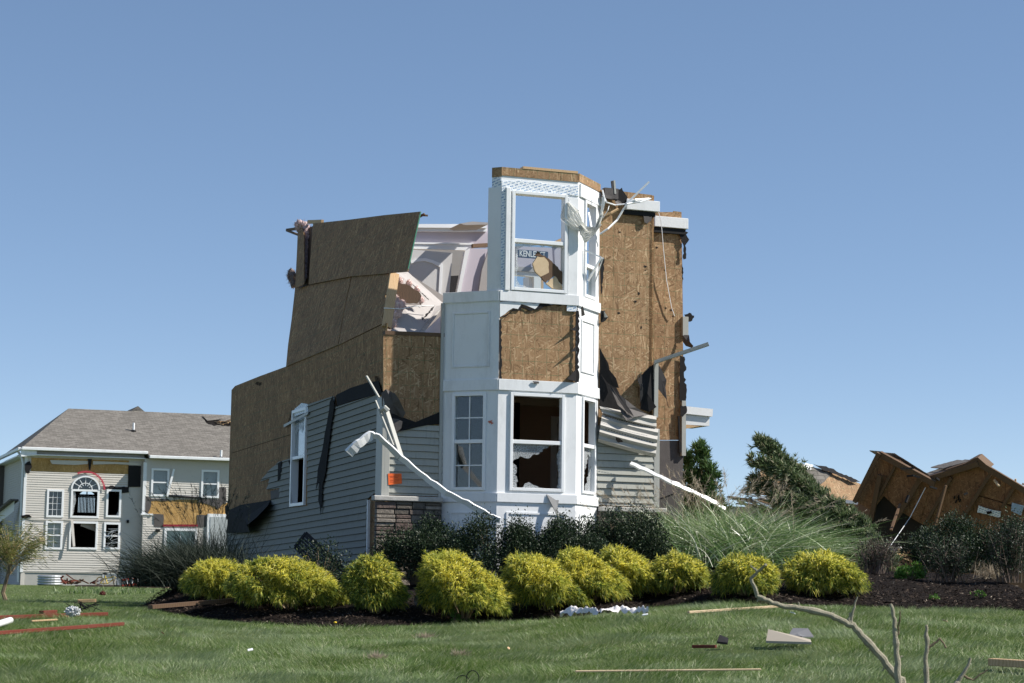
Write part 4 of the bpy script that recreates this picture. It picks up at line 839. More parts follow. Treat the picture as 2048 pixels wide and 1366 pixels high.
BLIND = mat_plain('grey_curtain', (.30, .315, .315), .8, .2, .3, 8)
fwin(GP, f1, N, 0, ('w',), (3, 4)); fwin(GP, f4, N, .5, ('w', 'w'), (2, 2), BLIND); fwin(GP, f5, N, 0, ('-',)); fwin(GP, f3, N, 0, ('-',)); w6 = fwin(GP, f6, N, .5, ('-', '-'))
r6 = random.Random(5); m = MB()
for i in range(16): m.bar(GP.hit(208+r6.uniform(0, 14), 1058+i*2.4, .05), GP.hit(222+r6.uniform(0, 20), 1054+i*2.4+r6.uniform(-6, 6), .15), .05, .012)
m.build('bent_blind', VINYL, w6)
w2 = fwin(GP, f2, N, 0, ('-',))
m = MB(); n = 14
for ra, rb, d0, d1 in ((arr-.06, arr+.02, -.06, .08), (arr*.48-.018, arr*.48+.018, -.02, .03)):
    for i in range(n):
        a, b = math.pi*i/n, math.pi*(i+1)/n; q = [GP.P(ar+rb*math.cos(a), f2[3]+rb*.95*math.sin(a), d1), GP.P(ar+rb*math.cos(b), f2[3]+rb*.95*math.sin(b), d1), GP.P(ar+ra*math.cos(b), f2[3]+ra*.95*math.sin(b), d1), GP.P(ar+ra*math.cos(a), f2[3]+ra*.95*math.sin(a), d1)]; m.slab(q, GP.N*(d0-d1))
for i in range(1, 6): a = math.pi*i/6; m.bar(GP.P(ar+.2*math.cos(a), f2[3]+.2*math.sin(a)), GP.P(ar+(arr-.05)*math.cos(a), f2[3]+(arr-.05)*.95*math.sin(a)), .028, .03, GP.N)
AW = m.build('arched_window', VINYL, N)
MB().slab([GP.P(ar+(arr-.06)*math.cos(math.pi*i/n), f2[3]+(arr-.06)*.95*math.sin(math.pi*i/n), -.03) for i in range(n+1)], -GP.N*.01).build('pane', GLASS, AW)
# siding corners beside the arch
m = MB()
for sg in (-1, 1): m.slab([GP.P(ar+sg*(arr+.005)*math.cos(math.pi/2*i/6), f2[3]+(arr+.005)*.95*math.sin(math.pi/2*i/6), .006) for i in range(7)]+[GP.P(ar+sg*(arr+.01), f2[3]+arr, .006)], -GP.N*.03)
m.build('house_wall', SIDING_FAR, N)
m = MB()
for i in range(22):
    a = math.pi*(.02+.62*i/21); rr_ = arr+.18; p = GP.P(ar+rr_*math.cos(a), f2[3]+rr_*.95*math.sin(a), .10); m.bar(p, p+GP.P(0, 0)*0+GP.S*(.09*math.cos(a))+GP.T*(.09*math.sin(a)), .07, .03, GP.N)
a0 = GQ.st(328, 1050)
for i in range(26): x = lerp(327, 394, i/25); p = GQ.hit(x, 1053, .06); m.bar(p, p+Z*.1, .06, .03)
m.build('red_trim_clips', mat_plain('raspberry_plastic', (.50, .05, .08)), N)
# right wing, a little further forward
r1 = rect(GQ, 302, 937, 338, 993); r2 = rect(GQ, 402, 940, 438, 996); r7 = rect(GQ, 284, 1044, 301, 1099); rd = rect(GQ, 327, 1057, 393, 1148)
osbR = rect(GQ, 294, 1000, 520, 1052)
far_wall(GQ, (GQ.st(287, 1000)[0], sR1, zf0-.2, zeR+.2), [r1, r2, rd], N, [osbR])
far_wall(GP, (sL1+.02, GP.st(305, 1100)[0], zf0-.2, GP.st(290, 1026)[1]), [rect(GP, 284, 1044, 301, 1099)], N)
fwin(GP, rect(GP, 284, 1044, 301, 1099), N, .5, ('w', 'w'), (0, 0), BLIND)
MB().slab([GQ.P(GQ.st(287, 1000)[0], GP.st(290, 1028)[1], 0), GQ.P(GQ.st(287, 1000)[0], zeR+.2, 0), GP.P(sL1, zeR+.2, -.1), GP.P(sL1, GP.st(290, 1028)[1], -.1)], FU*.12).build('house_wall', SIDING_FAR, N)
MB().pbox(GQ, GQ.st(286, 1000)[0]-.03, GQ.st(289, 1000)[0]+.06, GQ.st(288, 1028)[1], zeR, -.1, .03).pbox(GQ, GQ.st(283, 1000)[0], GQ.st(306, 1000)[0], GQ.st(290, 1030)[1], GQ.st(290, 1027)[1], -.3, .06).build('white_corner_trim', WHITE, N)
MB().slab(GQ.poly(rag_line([(291, 1000), (340, 1001), (396, 997), (450, 1006), (480, 1002), (480, 1030), (395, 1030), (395, 1052), (326, 1052), (326, 1030), (296, 1027), (299, 1010)], 12, 1, 6), .008), -GQ.N*.02).build('bare_sheathing', OSB_FAR, N)
for pts in ([(308, 1028), (327, 1029), (327, 1054), (308, 1053)], [(394, 1030), (412, 1030), (412, 1054), (394, 1054)], [(437, 975), (452, 975), (452, 1008), (437, 1000)], [(290, 992), (302, 995), (302, 1012), (296, 1026), (289, 1024)], [(300, 998), (338, 998), (338, 1001), (300, 1002)], [(394, 996), (440, 1000), (448, 1006), (436, 1018), (420, 1010), (396, 1004)]): MB().slab(GQ.poly(rag_line(pts, 7, 1, 4), .03), -GQ.N*.02).build('building_paper', FELT_GREY, N)
MB().slab(GQ.poly([(338, 990), (402, 994), (402, 998), (338, 994)], .1), -GQ.N*.1).build('torn_siding_edge', FELT, N)
MB().bar(GQ.hit(348, 938, .12), GQ.hit(335, 990, .12), .10, .05, GQ.N).build('hanging_trim', VINYL, N)
fwin(GQ, r1, N, .5, ('w', 'w'), (0, 0), BLIND); fwin(GQ, r2, N, .5, ('w', 'w'), (0, 0), BLIND)
D_ = wframe(GQ, *rd, N, .12, -.06, .06, 0, ('w',), (2, 1), 'sliding_door'); MB().pbox(GQ, rd[0], rd[1], rd[2], rd[3], -.25, -.2).build('door_curtain', mat_plain('pale_green_curtain', (.40, .47, .46), .8), D_)
D_ = MB().pbox(GQ, GQ.st(412, 1100)[0], GQ.st(470, 1100)[0], zf0-.2, GQ.st(440, 1028)[1], .0, .1).build('porch_frame', WHITE, N)
MB().pbox(GQ, GQ.st(418, 1100)[0], GQ.st(470, 1100)[0], zf0-.1, GQ.st(440, 1034)[1], .1, .12).build('pane', mat_plain('pale_reflection_glass', (.42, .44, .44), .2, .6), D_)
m = MB().pbox(GQ, GQ.st(311, 1061)[0], GQ.st(319, 1061)[0], GQ.st(315, 1064)[1], GQ.st(315, 1058)[1], 0, .2); m.build('wall_lamp', BLACK, N, bevel=.03)
MB().pbox(GP, GP.st(253, 1043)[0], GP.st(257.5, 1043)[0], GP.st(255, 1046)[1], GP.st(255, 1040)[1], 0, .12).build('vent_box', BLACK, N, bevel=.01)
# foundation, belly band, left side
wall(MB(), GP, 0, sL1+.6, gz-1, zf0, -.3, -.03, [rect(GP, 206, 1148, 230, 1158)]).build('foundation', CONCRETE, N)
bwf = MB().pbox(GP, *rect(GP, 205, 1147, 231, 1159), -.1, -.01).build('basement_window_frame', WHITE, N); MB().pbox(GP, *rect(GP, 208, 1149.5, 228, 1157), -.1, -.002).build('pane', mat_plain('dull_glass', (.25, .27, .28), .2, .6), bwf)
MB().slab(GP.poly(rag_line([(40, 1033), (60, 1031), (64, 1035), (90, 1038), (200, 1038), (240, 1041), (240, 1043), (140, 1041), (62, 1040), (48, 1036)], 14, .6, 8), .05), -GP.N*.05).build('buckled_siding_edge', mat_plain('beige_trim', (.56, .53, .48)), N)
MB().slab(GP.poly(rag_line([(42, 1031), (58, 1029), (64, 1034), (54, 1036), (44, 1036)], 4, 1, 9), .09), -GP.N*.05).build('dark_gap', DARK, N)
MB().bar(GP.hit(144, 1040, .1), GP.hit(148, 1093, .3), .12, .03, GP.N).build('hanging_trim', SIDING_FAR, w2)
MB().bar(GP.hit(163, 1046, -.3), GP.hit(192, 1057, -.5), .1, .3).build('fallen_ceiling', DRYWALL, N)
MB().slab(GP.poly(rag_line([(142, 985), (150, 983), (152, 1000), (148, 1020), (143, 1033)], 5, 1.5, 3), -.02), -GP.N*.01).slab(GP.poly(rag_line([(232, 1034), (240, 1015), (241, 1034)], 4, 1.5, 4), -.02), -GP.N*.01).slab(GP.poly(rag_line([(213, 1030), (216, 1034), (213, 1035)], 4, .8, 4), -.02), -GP.N*.01).build('broken_glass', CRACKED, N)
m = MB(); siding(m, GS, [[(0, gz-.3), (9, gz-.3), (9, zeL+.2), (0, zeL+.2)]], 0, .115, .022, .002); m.pbox(GS, 0, 9, gz-.5, zeL+.2, -.2, -.01); m.build('side_siding', SIDING_FAR, N)
MB().pbox(GP, -.03, .10, zf0, zeL, -.02, .035).build('corner_board', WHITE, N)
# roof
ridge = GP.off(-5.2); rl = ridge.hit(137, 817); rr_ = ridge.hit(560, 834); eL = GP.P(-.25, zeL+.35, .35); eM = GP.P(sL1+.1, zeL+.35, .35)
sh = NT('grey_shingles'); uv = sh.uv(); br = sh.n('TexBrick', i_Vector=uv, i_Color1=(.135, .125, .112), i_Color2=(.215, .20, .18), i_Mortar=(.11, .10, .09), i_Scale=1.0, i_Brick_Width=.33, i_Row_Height=.14, i_Mortar_Size=.012)
SHING = sh.done(sh.bsdf(sh.mix(1, br.outputs[0], sh.ramp(sh.noise(5, uv, 6, .8), [(.3, (.75, .75, .75)), (.7, (1.25, 1.24, 1.22))]), 'MULTIPLY'), .9, .2, sh.bump(br.outputs[1], .3, .01)))
k = (rl-eL); nrm = (eM-eL).cross(rl-eL).normalized()
dropd = .50; eM2 = GP.P(sL1+.1, 0, .35+dropd); eM2.z = eM.z-(rl.z-eL.z)/(5.2+.35)*dropd; eR2 = GP.P(sR1+4, 0, .35+dropd); eR2.z = eM2.z
MB().slab([eL, eM, eM2, eR2, rr_+FU*3, rl], -nrm*.12).build('roof', SHING, N)
bl = GS.P(10.5, zeL+.35, .25); MB().slab([eL, rl, bl], Vector((.1, .1, -.05))).slab([rl, rr_+FU*3, rr_+FU*3+SB*5-Z*3.2, bl+FU*2], -Z*.1).build('roof_side', SHING, N)
pk = ridge.hit(276, 812); p1, p2 = ridge.hit(258, 822), ridge.hit(294, 823); MB().slab([pk, p1-Z*.1, p2-Z*.1], SB*3).build('dormer_peak', SHING, N)
def gutter(a, b, nm='gutter'): return MB().bar(a+FN*.06-Z*.02, b+FN*.06-Z*.02, .14, .15).build(nm, WHITE, N, bevel=.02)
gutter(eL, eM); gutter(eM2, eR2)
g2 = MB().bar(eL+SN*.1-Z*.05, bl+SN*.1-Z*.05, .14, .16).build('gutter', WHITE, N, bevel=.02)
MB().slab([eL+FN*.02, eL+FN*.02-Z*.42, GP.P(.5, zeL+.0, .3), GP.P(.5, zeL+.35, .3)], -FN*.3).build('eave_box', WHITE, N)
MB().tube([GS.P(.5, zeL+.2, .3), GS.P(.25, zeL-.1, .15), GS.P(.15, zeL-.4, .08), GS.P(.15, gz+.1, .08)], .06, 6).build('downspout', WHITE, N)
MB().slab([GS.P(0.2, zeL-.06, 0), GS.P(9.5, zeL-.06, 0), GS.P(9.5, zeL-.06, .4), GS.P(.2, zeL-.06, .4)], Z*.05).slab([GP.P(0, zeL+.02, -.01), GP.P(sL1, zeL+.02, -.01), GP.P(sL1, zeL+.02, .36), GP.P(0, zeL+.02, .36)], Z*.05).build('soffit', WHITE, N)
def onroof(px, py, up=0):
    r_ = ray(px, py); return CAM+r_*((eL+nrm*up-CAM).dot(nrm)/r_.dot(nrm))
if nrm.z < 0: nrm = -nrm
for px, py, h in ((267, 862, .42), (442, 916, .4)):
    p = onroof(px, py); v = MB().tube([p, p+Z*h], .06, 8).build('vent_pipe', WHITEMETAL, N); MB().tube([p-Z*.02, p+Z*.06], [.16, .09], 8).build('flashing', BLACK, v)
MB().slab([onroof(x, y, .012) for x, y in rag_line([(405, 833), (430, 836), (462, 838), (462, 852), (440, 850), (428, 852), (412, 845)], 5, 1.5, 11)], -nrm*.006).build('roof_hole', DARK, N)
m = MB(); r7_ = random.Random(3)
for i in range(9): a = onroof(430+i*4, 846+r7_.uniform(-4, 3), .05); m.bar(a, a+Vector((r7_.uniform(.1, .5), -.1, r7_.uniform(-.1, .15))), .1, .03)
m.build('splintered_decking', STUD, N)
m = MB(); m.slab([onroof(x, y, .05) for x, y in [(404, 832), (432, 835), (445, 838), (415, 842)]], nrm*.02); m.build('lifted_shingles', SHING, N)
# dark rooms and the far arched window with its railing
GB = GP.off(-8.8); bw = (GB.st(155, 1000)[0], GB.st(192, 1000)[0], GB.st(170, 1025)[1], GB.st(170, 981)[1])
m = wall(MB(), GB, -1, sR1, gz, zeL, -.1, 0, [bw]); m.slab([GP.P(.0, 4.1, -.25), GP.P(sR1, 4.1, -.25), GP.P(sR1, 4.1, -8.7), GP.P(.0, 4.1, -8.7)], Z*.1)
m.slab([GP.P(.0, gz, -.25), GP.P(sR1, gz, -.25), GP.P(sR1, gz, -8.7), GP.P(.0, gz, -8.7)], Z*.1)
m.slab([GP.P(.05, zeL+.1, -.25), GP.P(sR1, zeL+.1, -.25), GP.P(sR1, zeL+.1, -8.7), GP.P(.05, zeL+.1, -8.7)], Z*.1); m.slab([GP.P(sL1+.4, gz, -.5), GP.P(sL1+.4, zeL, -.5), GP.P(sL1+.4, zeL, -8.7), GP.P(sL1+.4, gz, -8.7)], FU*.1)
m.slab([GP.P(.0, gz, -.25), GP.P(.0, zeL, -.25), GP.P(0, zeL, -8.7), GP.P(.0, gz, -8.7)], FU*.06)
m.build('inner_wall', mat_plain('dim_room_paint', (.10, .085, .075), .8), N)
m = MB(); bx = (bw[0]+bw[1])/2; br_ = (bw[1]-bw[0])/2
for sg in (-1, 1): m.slab([GB.P(bx+sg*br_*math.cos(math.pi/2*i/6), bw[3]-br_+br_*math.sin(math.pi/2*i/6), .05) for i in range(7)]+[GB.P(bx+sg*(br_+.05), bw[3]+.05, .05)], -GB.N*.1)
for x in (bx,): m.pbox(GB, x-.03, x+.03, bw[2], bw[3], -.05, 0)
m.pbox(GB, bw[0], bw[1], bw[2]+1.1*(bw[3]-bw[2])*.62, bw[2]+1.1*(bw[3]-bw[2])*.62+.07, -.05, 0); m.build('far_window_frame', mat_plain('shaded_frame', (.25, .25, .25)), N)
GRl = GP.off(-4); m = MB(); x0, x1 = GRl.st(150, 1000)[0], GRl.st(245, 1000)[0]; t0, t1 = GRl.st(170, 1026)[1], GRl.st(170, 992)[1]
for i in range(34): x = lerp(x0, x1, i/33); m.pbox(GRl, x-.025, x+.025, t0, t1, -.02, .02)
m.pbox(GRl, x0, x1, t1, t1+.09, -.05, .05); m.build('stair_railing', DARK, N)
MB().bar(GP.hit(82, 1079, .0), GP.hit(84, 1078, .7), .22, .2).build('wall_spigot', PALEWOOD, N)
# left side porch gable
MB().slab([GS.P(1.2, GS.st(34, 1012)[1]-.3, .3), GS.P(1.2, GS.st(34, 1004)[1], .3), GS.P(7, GS.st(34, 1004)[1]-3.2, 3.6), GS.P(7, GS.st(34, 1004)[1]-3.7, 3.6)], SB*.2).build('porch_gable', WHITE, N)
MB().bar(GS.P(1.2, GS.st(34, 1004)[1]+.05, .3), GS.P(7, GS.st(34, 1004)[1]-3.15, 3.6), .5, .1).build('porch_roof', SHING, N)
# ------------------------------------------------------------------ things in front of that house
def gat(px, py): p = ghit(px, py); return p
YP = 93.0
def yat(px, py, y=YP): return at(px, py, y)
pt = tag(MB().slab([yat(150, 1170), yat(330, 1170), yat(330, 1178), yat(150, 1178)], Vector((0, 3.5, 0))).build('patio', mat_plain('brown_patio_boards', (.20, .13, .10), .8, .2, .3, 3)), 'low brown patio edge beside the far left house', 'patio')
tb = thing('window_well', 'corrugated galvanised window well against the far left house', 'window well', yat(100, 1171, 95))
m = MB()
for j in range(4):
    z0 = j*.12; c = yat(100, 1171, 95)
    for i in range(12):
        a, b = math.pi*i/12+math.pi, math.pi*(i+1)/12+math.pi; R_ = .56; bulge = (.0, .05)[j % 2]
        p = lambda t, z, e: c+FU*(R_+e)*math.cos(t)-FN*0+Vector((0, 0, z))+FN*-(R_+e)*.8*math.sin(t)
        m.quad(p(a, z0, .0), p(b, z0, 0), p(b, z0+.06, .06), p(a, z0+.06, .06)); m.quad(p(a, z0+.06, .06), p(b, z0+.06, .06), p(b, z0+.12, 0), p(a, z0+.12, 0))
m.build('corrugated_wall', STEEL, tb)
def wheel(mb, c, r, s, n=20, th=.022):
    P_ = [c+s*math.cos(2*math.pi*i/n)*r+Z*math.sin(2*math.pi*i/n)*r for i in range(n+1)]; mb.tube(P_, th, 5, False)
def bicycle(name, label, pa_, pb_, r, fm, tm, tilt=0):
    """wheels, frame, fork, bars, saddle between the two hub points"""
    s = (pb_-pa_).normalized(); L = (pb_-pa_).length; B = thing(name, label, 'bicycle', (pa_+pb_)/2-Z*r); u = Z
    for c in (pa_, pb_):
        m = MB(); wheel(m, c, r, s); W_ = m.build('wheel', tm, B); m = MB()
        for i in range(8): a = math.pi*i/8; m.bar(c+s*math.cos(a)*r-u*-math.sin(a)*r, c-s*math.cos(a)*r-u*math.sin(a)*r, .006, .006)
        m.build('spokes', STEEL, W_)
    crank = pa_+s*L*.42-u*.02; seat = pa_+s*L*.28+u*r*1.25; head = pb_-s*L*.14+u*r*1.35
    m = MB()
    for a, b in ((crank, seat), (crank, head-u*.08), (pa_, crank), (pa_, seat-u*.08), (seat-u*.12, head)): m.tube([a, a.lerp(b, .5)-u*.02, b], .022, 6)
    m.build('frame', fm, B); m = MB(); m.tube([head+u*.06, pb_+FN*.05], .02, 6); m.tube([head+u*.06, head+u*.3-s*.05, head+u*.34-s*.2+FN*.2], .016, 5); m.tube([head+u*.3-s*.05, head+u*.34-s*.2-FN*.2], .016, 5); m.build('handlebar', STEEL, B)
    m = MB(); m.lump(seat+u*.1-s*.03, (.13, .07, .045), 2, .1, 2); m.build('saddle', BLACK, B, smooth=True)
    m = MB(); m.slab([pa_+s*math.cos(a)*r*1.12+u*math.sin(a)*r*1.12 for a in (.6, 1.0, 1.4, 1.8, 2.2, 2.6)]+[pa_+s*math.cos(a)*r*1.06+u*math.sin(a)*r*1.06 for a in (2.6, 2.2, 1.8, 1.4, 1.0, .6)], FN*.06); m.build('mudguard', fm, B)
YB = mat_plain('yellow_paint', (.75, .55, .06), .4, .5, .08)
bicycle('bicycle', 'yellow bicycle lying against the far left house', yat(200, 1166, 94), yat(236, 1167, 93.4), .27, YB, mat_plain('tan_tyre', (.45, .35, .22)))
RB = thing('scrap_pile', 'pile of broken red and brown outdoor furniture beside the yellow bicycle', 'scrap pile', yat(150, 1170, 94)); rs = random.Random(8)
for k, (nm, mt, cnt) in enumerate((('red_tube', REDPAINT, 12), ('brown_slat', OLDWOOD, 14))):
    m = MB()
    for i in range(cnt):
        t = rs.random(); a = yat(122+t*66, 1168-9*math.sin(t*3)*rs.random(), 94+rs.random()); m.bar(a, a+Vector((rs.uniform(-.5, .5), rs.uniform(-.2, .2), rs.uniform(-.12, .28))), .06, .05)
    m.build(nm, mt, RB)
m = MB().tube([yat(132, 1168, 94), yat(124, 1160, 94), yat(122, 1156, 94), yat(127, 1152, 94)], .05, 6); m.build('red_tube', REDPAINT, RB)
LD = thing('ladder', 'orange red ladder with white rungs lying by the far left house', 'ladder', yat(265, 1170, 93)); A0, A1, B0, B1 = yat(243, 1161, 93), yat(310, 1146, 93), yat(244, 1171, 92.8), yat(310, 1165, 92.8)
OR_ = mat_plain('ladder_orange', (.62, .09, .05), .45); m = MB().bar(A0, A1, .04, .09); m.build('rail', OR_, LD); m = MB().bar(B0, B1, .04, .09); m.build('rail', OR_, LD)
for i in range(1, 6): t = i/6; MB().bar(A0.lerp(A1, t), B0.lerp(B1, t*.95), .05, .08).build('rung', WHITE, LD)
MB().bar(A0, B0, .07, .08).build('end_cap', BLACK, LD)
GR = thing('barbecue_grill', 'black barbecue grill with raised lid in shade behind the orange ladder', 'grill', yat(270, 1170, 95)); yq = 95
MB().slab([yat(261, 1140, yq), yat(277, 1137, yq), yat(278, 1143, yq), yat(264, 1145, yq)], Vector((0, .5, 0))).build('fire_box', BLACK, GR, bevel=.02)
MB().slab([yat(263, 1139, yq), yat(271, 1128, yq), yat(274, 1126, yq), yat(277, 1130, yq), yat(277, 1137, yq)], Vector((0, .5, 0))).build('lid', BLACK, GR, bevel=.03)
MB().slab([yat(264, 1145, yq), yat(278, 1143, yq), yat(278, 1168, yq), yat(266, 1169, yq)], Vector((0, .45, 0))).build('cabinet', BLACK, GR)
# ------------------------------------------------------------------ collapsed roof on the right
def tri_plane(p, a, b):
    n_ = (a-p).cross(b-p).normalized(); n_ = n_ if n_.dot(CAM-p) > 0 else -n_
    return PL(p, (a-p).normalized(), n_.cross((a-p).normalized()), n_)
K = thing('collapsed_roof', 'collapsed wooden roof with bare brown sheathing and hanging rafters at the right', 'roof wreck', at(1860, 1150, 44))
CPn = Vector((-.50, -.80, -.33)).normalized(); CO = at(1860, 1010, 45); CS = CPn.cross(Z).normalized(); CP1 = PL(CO, CS, CS.cross(CPn)*-1 if (CS.cross(CPn)).z < 0 else CS.cross(CPn), CPn)
MB().slab(CP1.poly([(1712, 1003), (1738, 952), (1760, 906), (1800, 920), (1862, 967), (1838, 1045), (1800, 1022), (1768, 992), (1752, 1012), (1740, 1020)]), -CPn*.02).build('roof_sheathing', OSB_RED, K)
MB().slab(CP1.poly([(1840, 975), (1866, 958), (1920, 938), (1955, 925), (1982, 942), (1950, 1000), (1922, 1045), (1900, 1070), (1862, 1058), (1838, 1045)], -.02), -CPn*.02).build('roof_sheathing', OSB_RED, K)
MB().slab(CP1.poly([(1980, 942), (2016, 958), (2060, 985), (2060, 1025), (2010, 1005), (1956, 990)], -.04), -CPn*.02).build('roof_sheathing', OSB_RED, K)
MB().slab(CP1.poly([(1955, 992), (2010, 1008), (2060, 1030), (2060, 1075), (1990, 1068), (1900, 1072), (1926, 1040)], -.05), -CPn*.02).build('roof_sheathing', OSB_RED, K)
MB().slab(CP1.poly([(1748, 1016), (1768, 990), (1800, 1018), (1862, 1056), (1836, 1080), (1800, 1112), (1750, 1120), (1738, 1060)], -.09), -CPn*.02).build('inner_wall', mat_plain('deep_shade_board', (.035, .03, .028), .9, .1, .3, 2), K)  # dark sheet painted in for the shade inside the roof cavity
MB().slab(CP1.poly([(1730, 1004), (1764, 912), (1862, 970), (1880, 955), (1952, 930), (2060, 988), (2060, 1090), (1900, 1090), (1862, 1070), (1800, 1010)], -.12), -CPn*.02).build('rear_decking', OSB_RED, K)
for a, b, w_, d_ in (((1760, 950), (1742, 1040), .07, .1), ((1794, 925), (1755, 1000), .04, .05), ((1842, 955), (1785, 1050), .07, .10), ((1903, 955), (1850, 1050), .045, .03), ((1982, 945), (1920, 1045), .05, .04), ((2030, 972), (2004, 1015), .04, .03)):
    MB().bar(CP1.hit(*a, d_), CP1.hit(*b, d_), w_*1.5, .07, CPn).build('rafter', OLDWOOD, K)
MB().bar(CP1.hit(1760, 908, .1), CP1.hit(1870, 968, .22), .14, .08, CPn).build('eave_board', OLDWOOD, K); MB().bar(CP1.hit(1758, 906, .16), CP1.hit(1709, 1004, .16), .10, .05, CPn).build('eave_board', OLDWOOD, K)
MB().bar(CP1.hit(1856, 958, .1), CP1.hit(1957, 927, .1), .12, .07, CPn).build('eave_board', OLDWOOD, K); MB().bar(CP1.hit(1955, 925, .08), CP1.hit(2056, 985, .08), .14, .05, CPn).build('eave_board', OLDWOOD, K)
ms = random.Random(4); WSH = mat_plain('weathered_shingle_strip', (.24, .215, .19), .9, .2, .3, 9, .008)
def shingle_row(x0, y0, x1, y1, n_, off):
    m = MB()
    for i in range(n_):
        t = i/n_; a = CP1.hit(lerp(x0, x1, t), lerp(y0, y1, t)-off, -.05); b = CP1.hit(lerp(x0, x1, t+1.4/n_), lerp(y0, y1, t+1.4/n_)-off-ms.uniform(-1, 1), -.05)
        m.slab([a, b, b+SB*.5+Z*.05, a+SB*.5+Z*.05], Z*.02+CPn*.01)
    return m.build('shingle_row', WSH, K)
shingle_row(1762, 905, 1866, 966, 9, 1); shingle_row(1790, 913, 1862, 958, 6, 5); shingle_row(1886, 941, 1935, 928, 4, 3); shingle_row(1870, 952, 1950, 925, 6, 0)
MB().slab(CP1.poly([(1890, 940), (1930, 927), (1950, 916), (1956, 915), (1980, 936), (1955, 930), (1920, 940)], .1), -CPn*.3).build('broken_decking', OLDWOOD, K)
flap('house_wrap', CP1, rag_line([(1958, 1010), (1975, 1016), (2003, 1022), (2002, 1034), (1980, 1030), (1955, 1024)], 6, 1, 5), WRAP, K).location += CPn*.03
flap('torn_hole', CP1, rag_line([(1974, 1021), (1984, 1020), (1986, 1025), (1976, 1027)], 3, 1, 6), DARK, K).location += CPn*.06
flap('house_wrap', CP1, [(2024, 1005, .05), (2048, 1012, .15), (2042, 1031, .1), (2022, 1022, .05)], mat_plain('blue_white_wrap', (.35, .48, .66), .4, .4, .35, 5), K)
for i, (x, y) in enumerate(((1908, 998), (1916, 1001), (1911, 1006), (1919, 1004), (1916, 996))): MB().bar(CP1.hit(x, y, .004), CP1.hit(x+2, y-6, .004), .03, .008, CPn).build('board_stamp', DARK, K)
MB().slab([at(1716, 1010, 47.2), at(1760, 1000, 47.2), at(1850, 1050, 47.2), at(2070, 1050, 47.2), at(2070, 1190, 47.2), at(1716, 1190, 47.2)], Vector((0, .2, 0))).build('inner_wall', OLDWOOD, K)
kr = random.Random(17)
def rubble(root, nm, mt, n_, x0, x1, y0, y1, Y, ln, wd):
    for i in range(n_):
        a_ = at(kr.uniform(x0, x1), kr.uniform(y0, y1), Y+kr.uniform(-.4, .4)); MB().bar(a_, a_+Vector((kr.uniform(-1, 1), kr.uniform(-.3, .3), kr.uniform(-.3, .15))).normalized()*kr.uniform(*ln), kr.uniform(*wd), .04).build(nm, mt, root)
rubble(K, 'broken_stud', STUD, 7, 1760, 1850, 1085, 1112, 42.5, (.3, .9), (.05, .09)); rubble(K, 'broken_stud', OLDWOOD, 8, 1750, 2040, 1050, 1100, 43.5, (.5, 1.4), (.05, .1))
rubble(K, 'splintered_edge', PALEWOOD, 8, 1985, 2045, 946, 972, 44.3, (.1, .3), (.03, .06)); rubble(K, 'drywall_chunk', DRYWALL, 5, 1775, 1850, 1095, 1112, 42.8, (.08, .25), (.05, .1)); rubble(K, 'hanging_scrap', FELT, 8, 1770, 1990, 930, 1000, 44.0, (.1, .35), (.02, .05))
WR = tag(MB().tube([CP1.hit(1851, 975, .1), CP1.hit(1820, 1035, .6), at(1771, 1106, 42)], .008, 5).build('guy_wire', VINYL), 'thin pale wire stretched down from the collapsed roof to the ground', 'wire')
SL = PL(at(1660, 980, 49), FU, (Z*.75+SB*.6).normalized(), (FN*.75+Z*.6)); 
K2 = thing('roof_fragment', 'broken roof slope with grey shingles and torn light brown sheathing behind the leaning conifer', 'roof wreck', at(1660, 1080, 49))
MB().slab(SL.poly([(1540, 900), (1590, 925), (1668, 945), (1726, 970), (1712, 1000), (1702, 1004), (1600, 995), (1500, 985)]), -SL.N*.04).build('roof_sheathing', OSB, K2)
MB().slab(SL.poly(rag_line([(1600, 925), (1632, 936), (1665, 946), (1650, 962), (1642, 968), (1600, 955)], 6, 1.2, 6), .02), -SL.N*.015).build('shingle_patch', SHING, K2)
flap('building_paper', SL, rag_line([(1624, 932), (1665, 942), (1676, 950), (1700, 958), (1718, 968), (1700, 968), (1690, 962), (1676, 956), (1660, 950), (1640, 942)], 5, 1.5, 6), FELT, K2).location += SL.N*.08
MB().slab(SL.poly([(1611, 926), (1627, 930), (1622, 940), (1606, 936)], .2), -SL.N*.02).build('flashing', WHITEMETAL, K2)
MB().slab([at(1660, 1004, 49.3), at(1722, 1006, 49.3), at(1760, 1186, 49.3), at(1560, 1186, 49.3), at(1560, 1010, 49.3)], Vector((0, .1, 0))).build('inner_wall', OSB_RED, K2)
MB().bar(at(1690, 1003, 48.6), at(1714, 1006, 48.6), .2, .08).build('flashing', WHITEMETAL, K2)
K3 = thing('shingle_heap', 'heap of fallen siding and shingles on the ground behind the tall grass', 'debris heap', at(1510, 1060, 46)); kr = random.Random(2)
for nm, mt, n_ in (('shingle_strip', WSH, 16), ('siding_strip', WHITE_DIRTY, 10), ('sheathing_piece', OSB, 5)):
    m = MB()
    for i in range(n_):
        x = kr.uniform(1455, 1575); y = kr.uniform(985, 1012)-max(0, (1500-x)*.1); a = at(x, y, 46+kr.random()*.8); b = a+Vector((kr.uniform(.4, 1.0), kr.uniform(-.2, .3), kr.uniform(-.22, -.02)))
        m.bar(a, b, kr.uniform(.12, .35), .03)
    m.build(nm, mt, K3)
MB().slab([at(1432, 1012, 47), at(1600, 1016, 47), at(1600, 1186, 47), at(1432, 1186, 47)], Vector((0, 1.5, 0))).build('siding_wall', SIDING, K3)
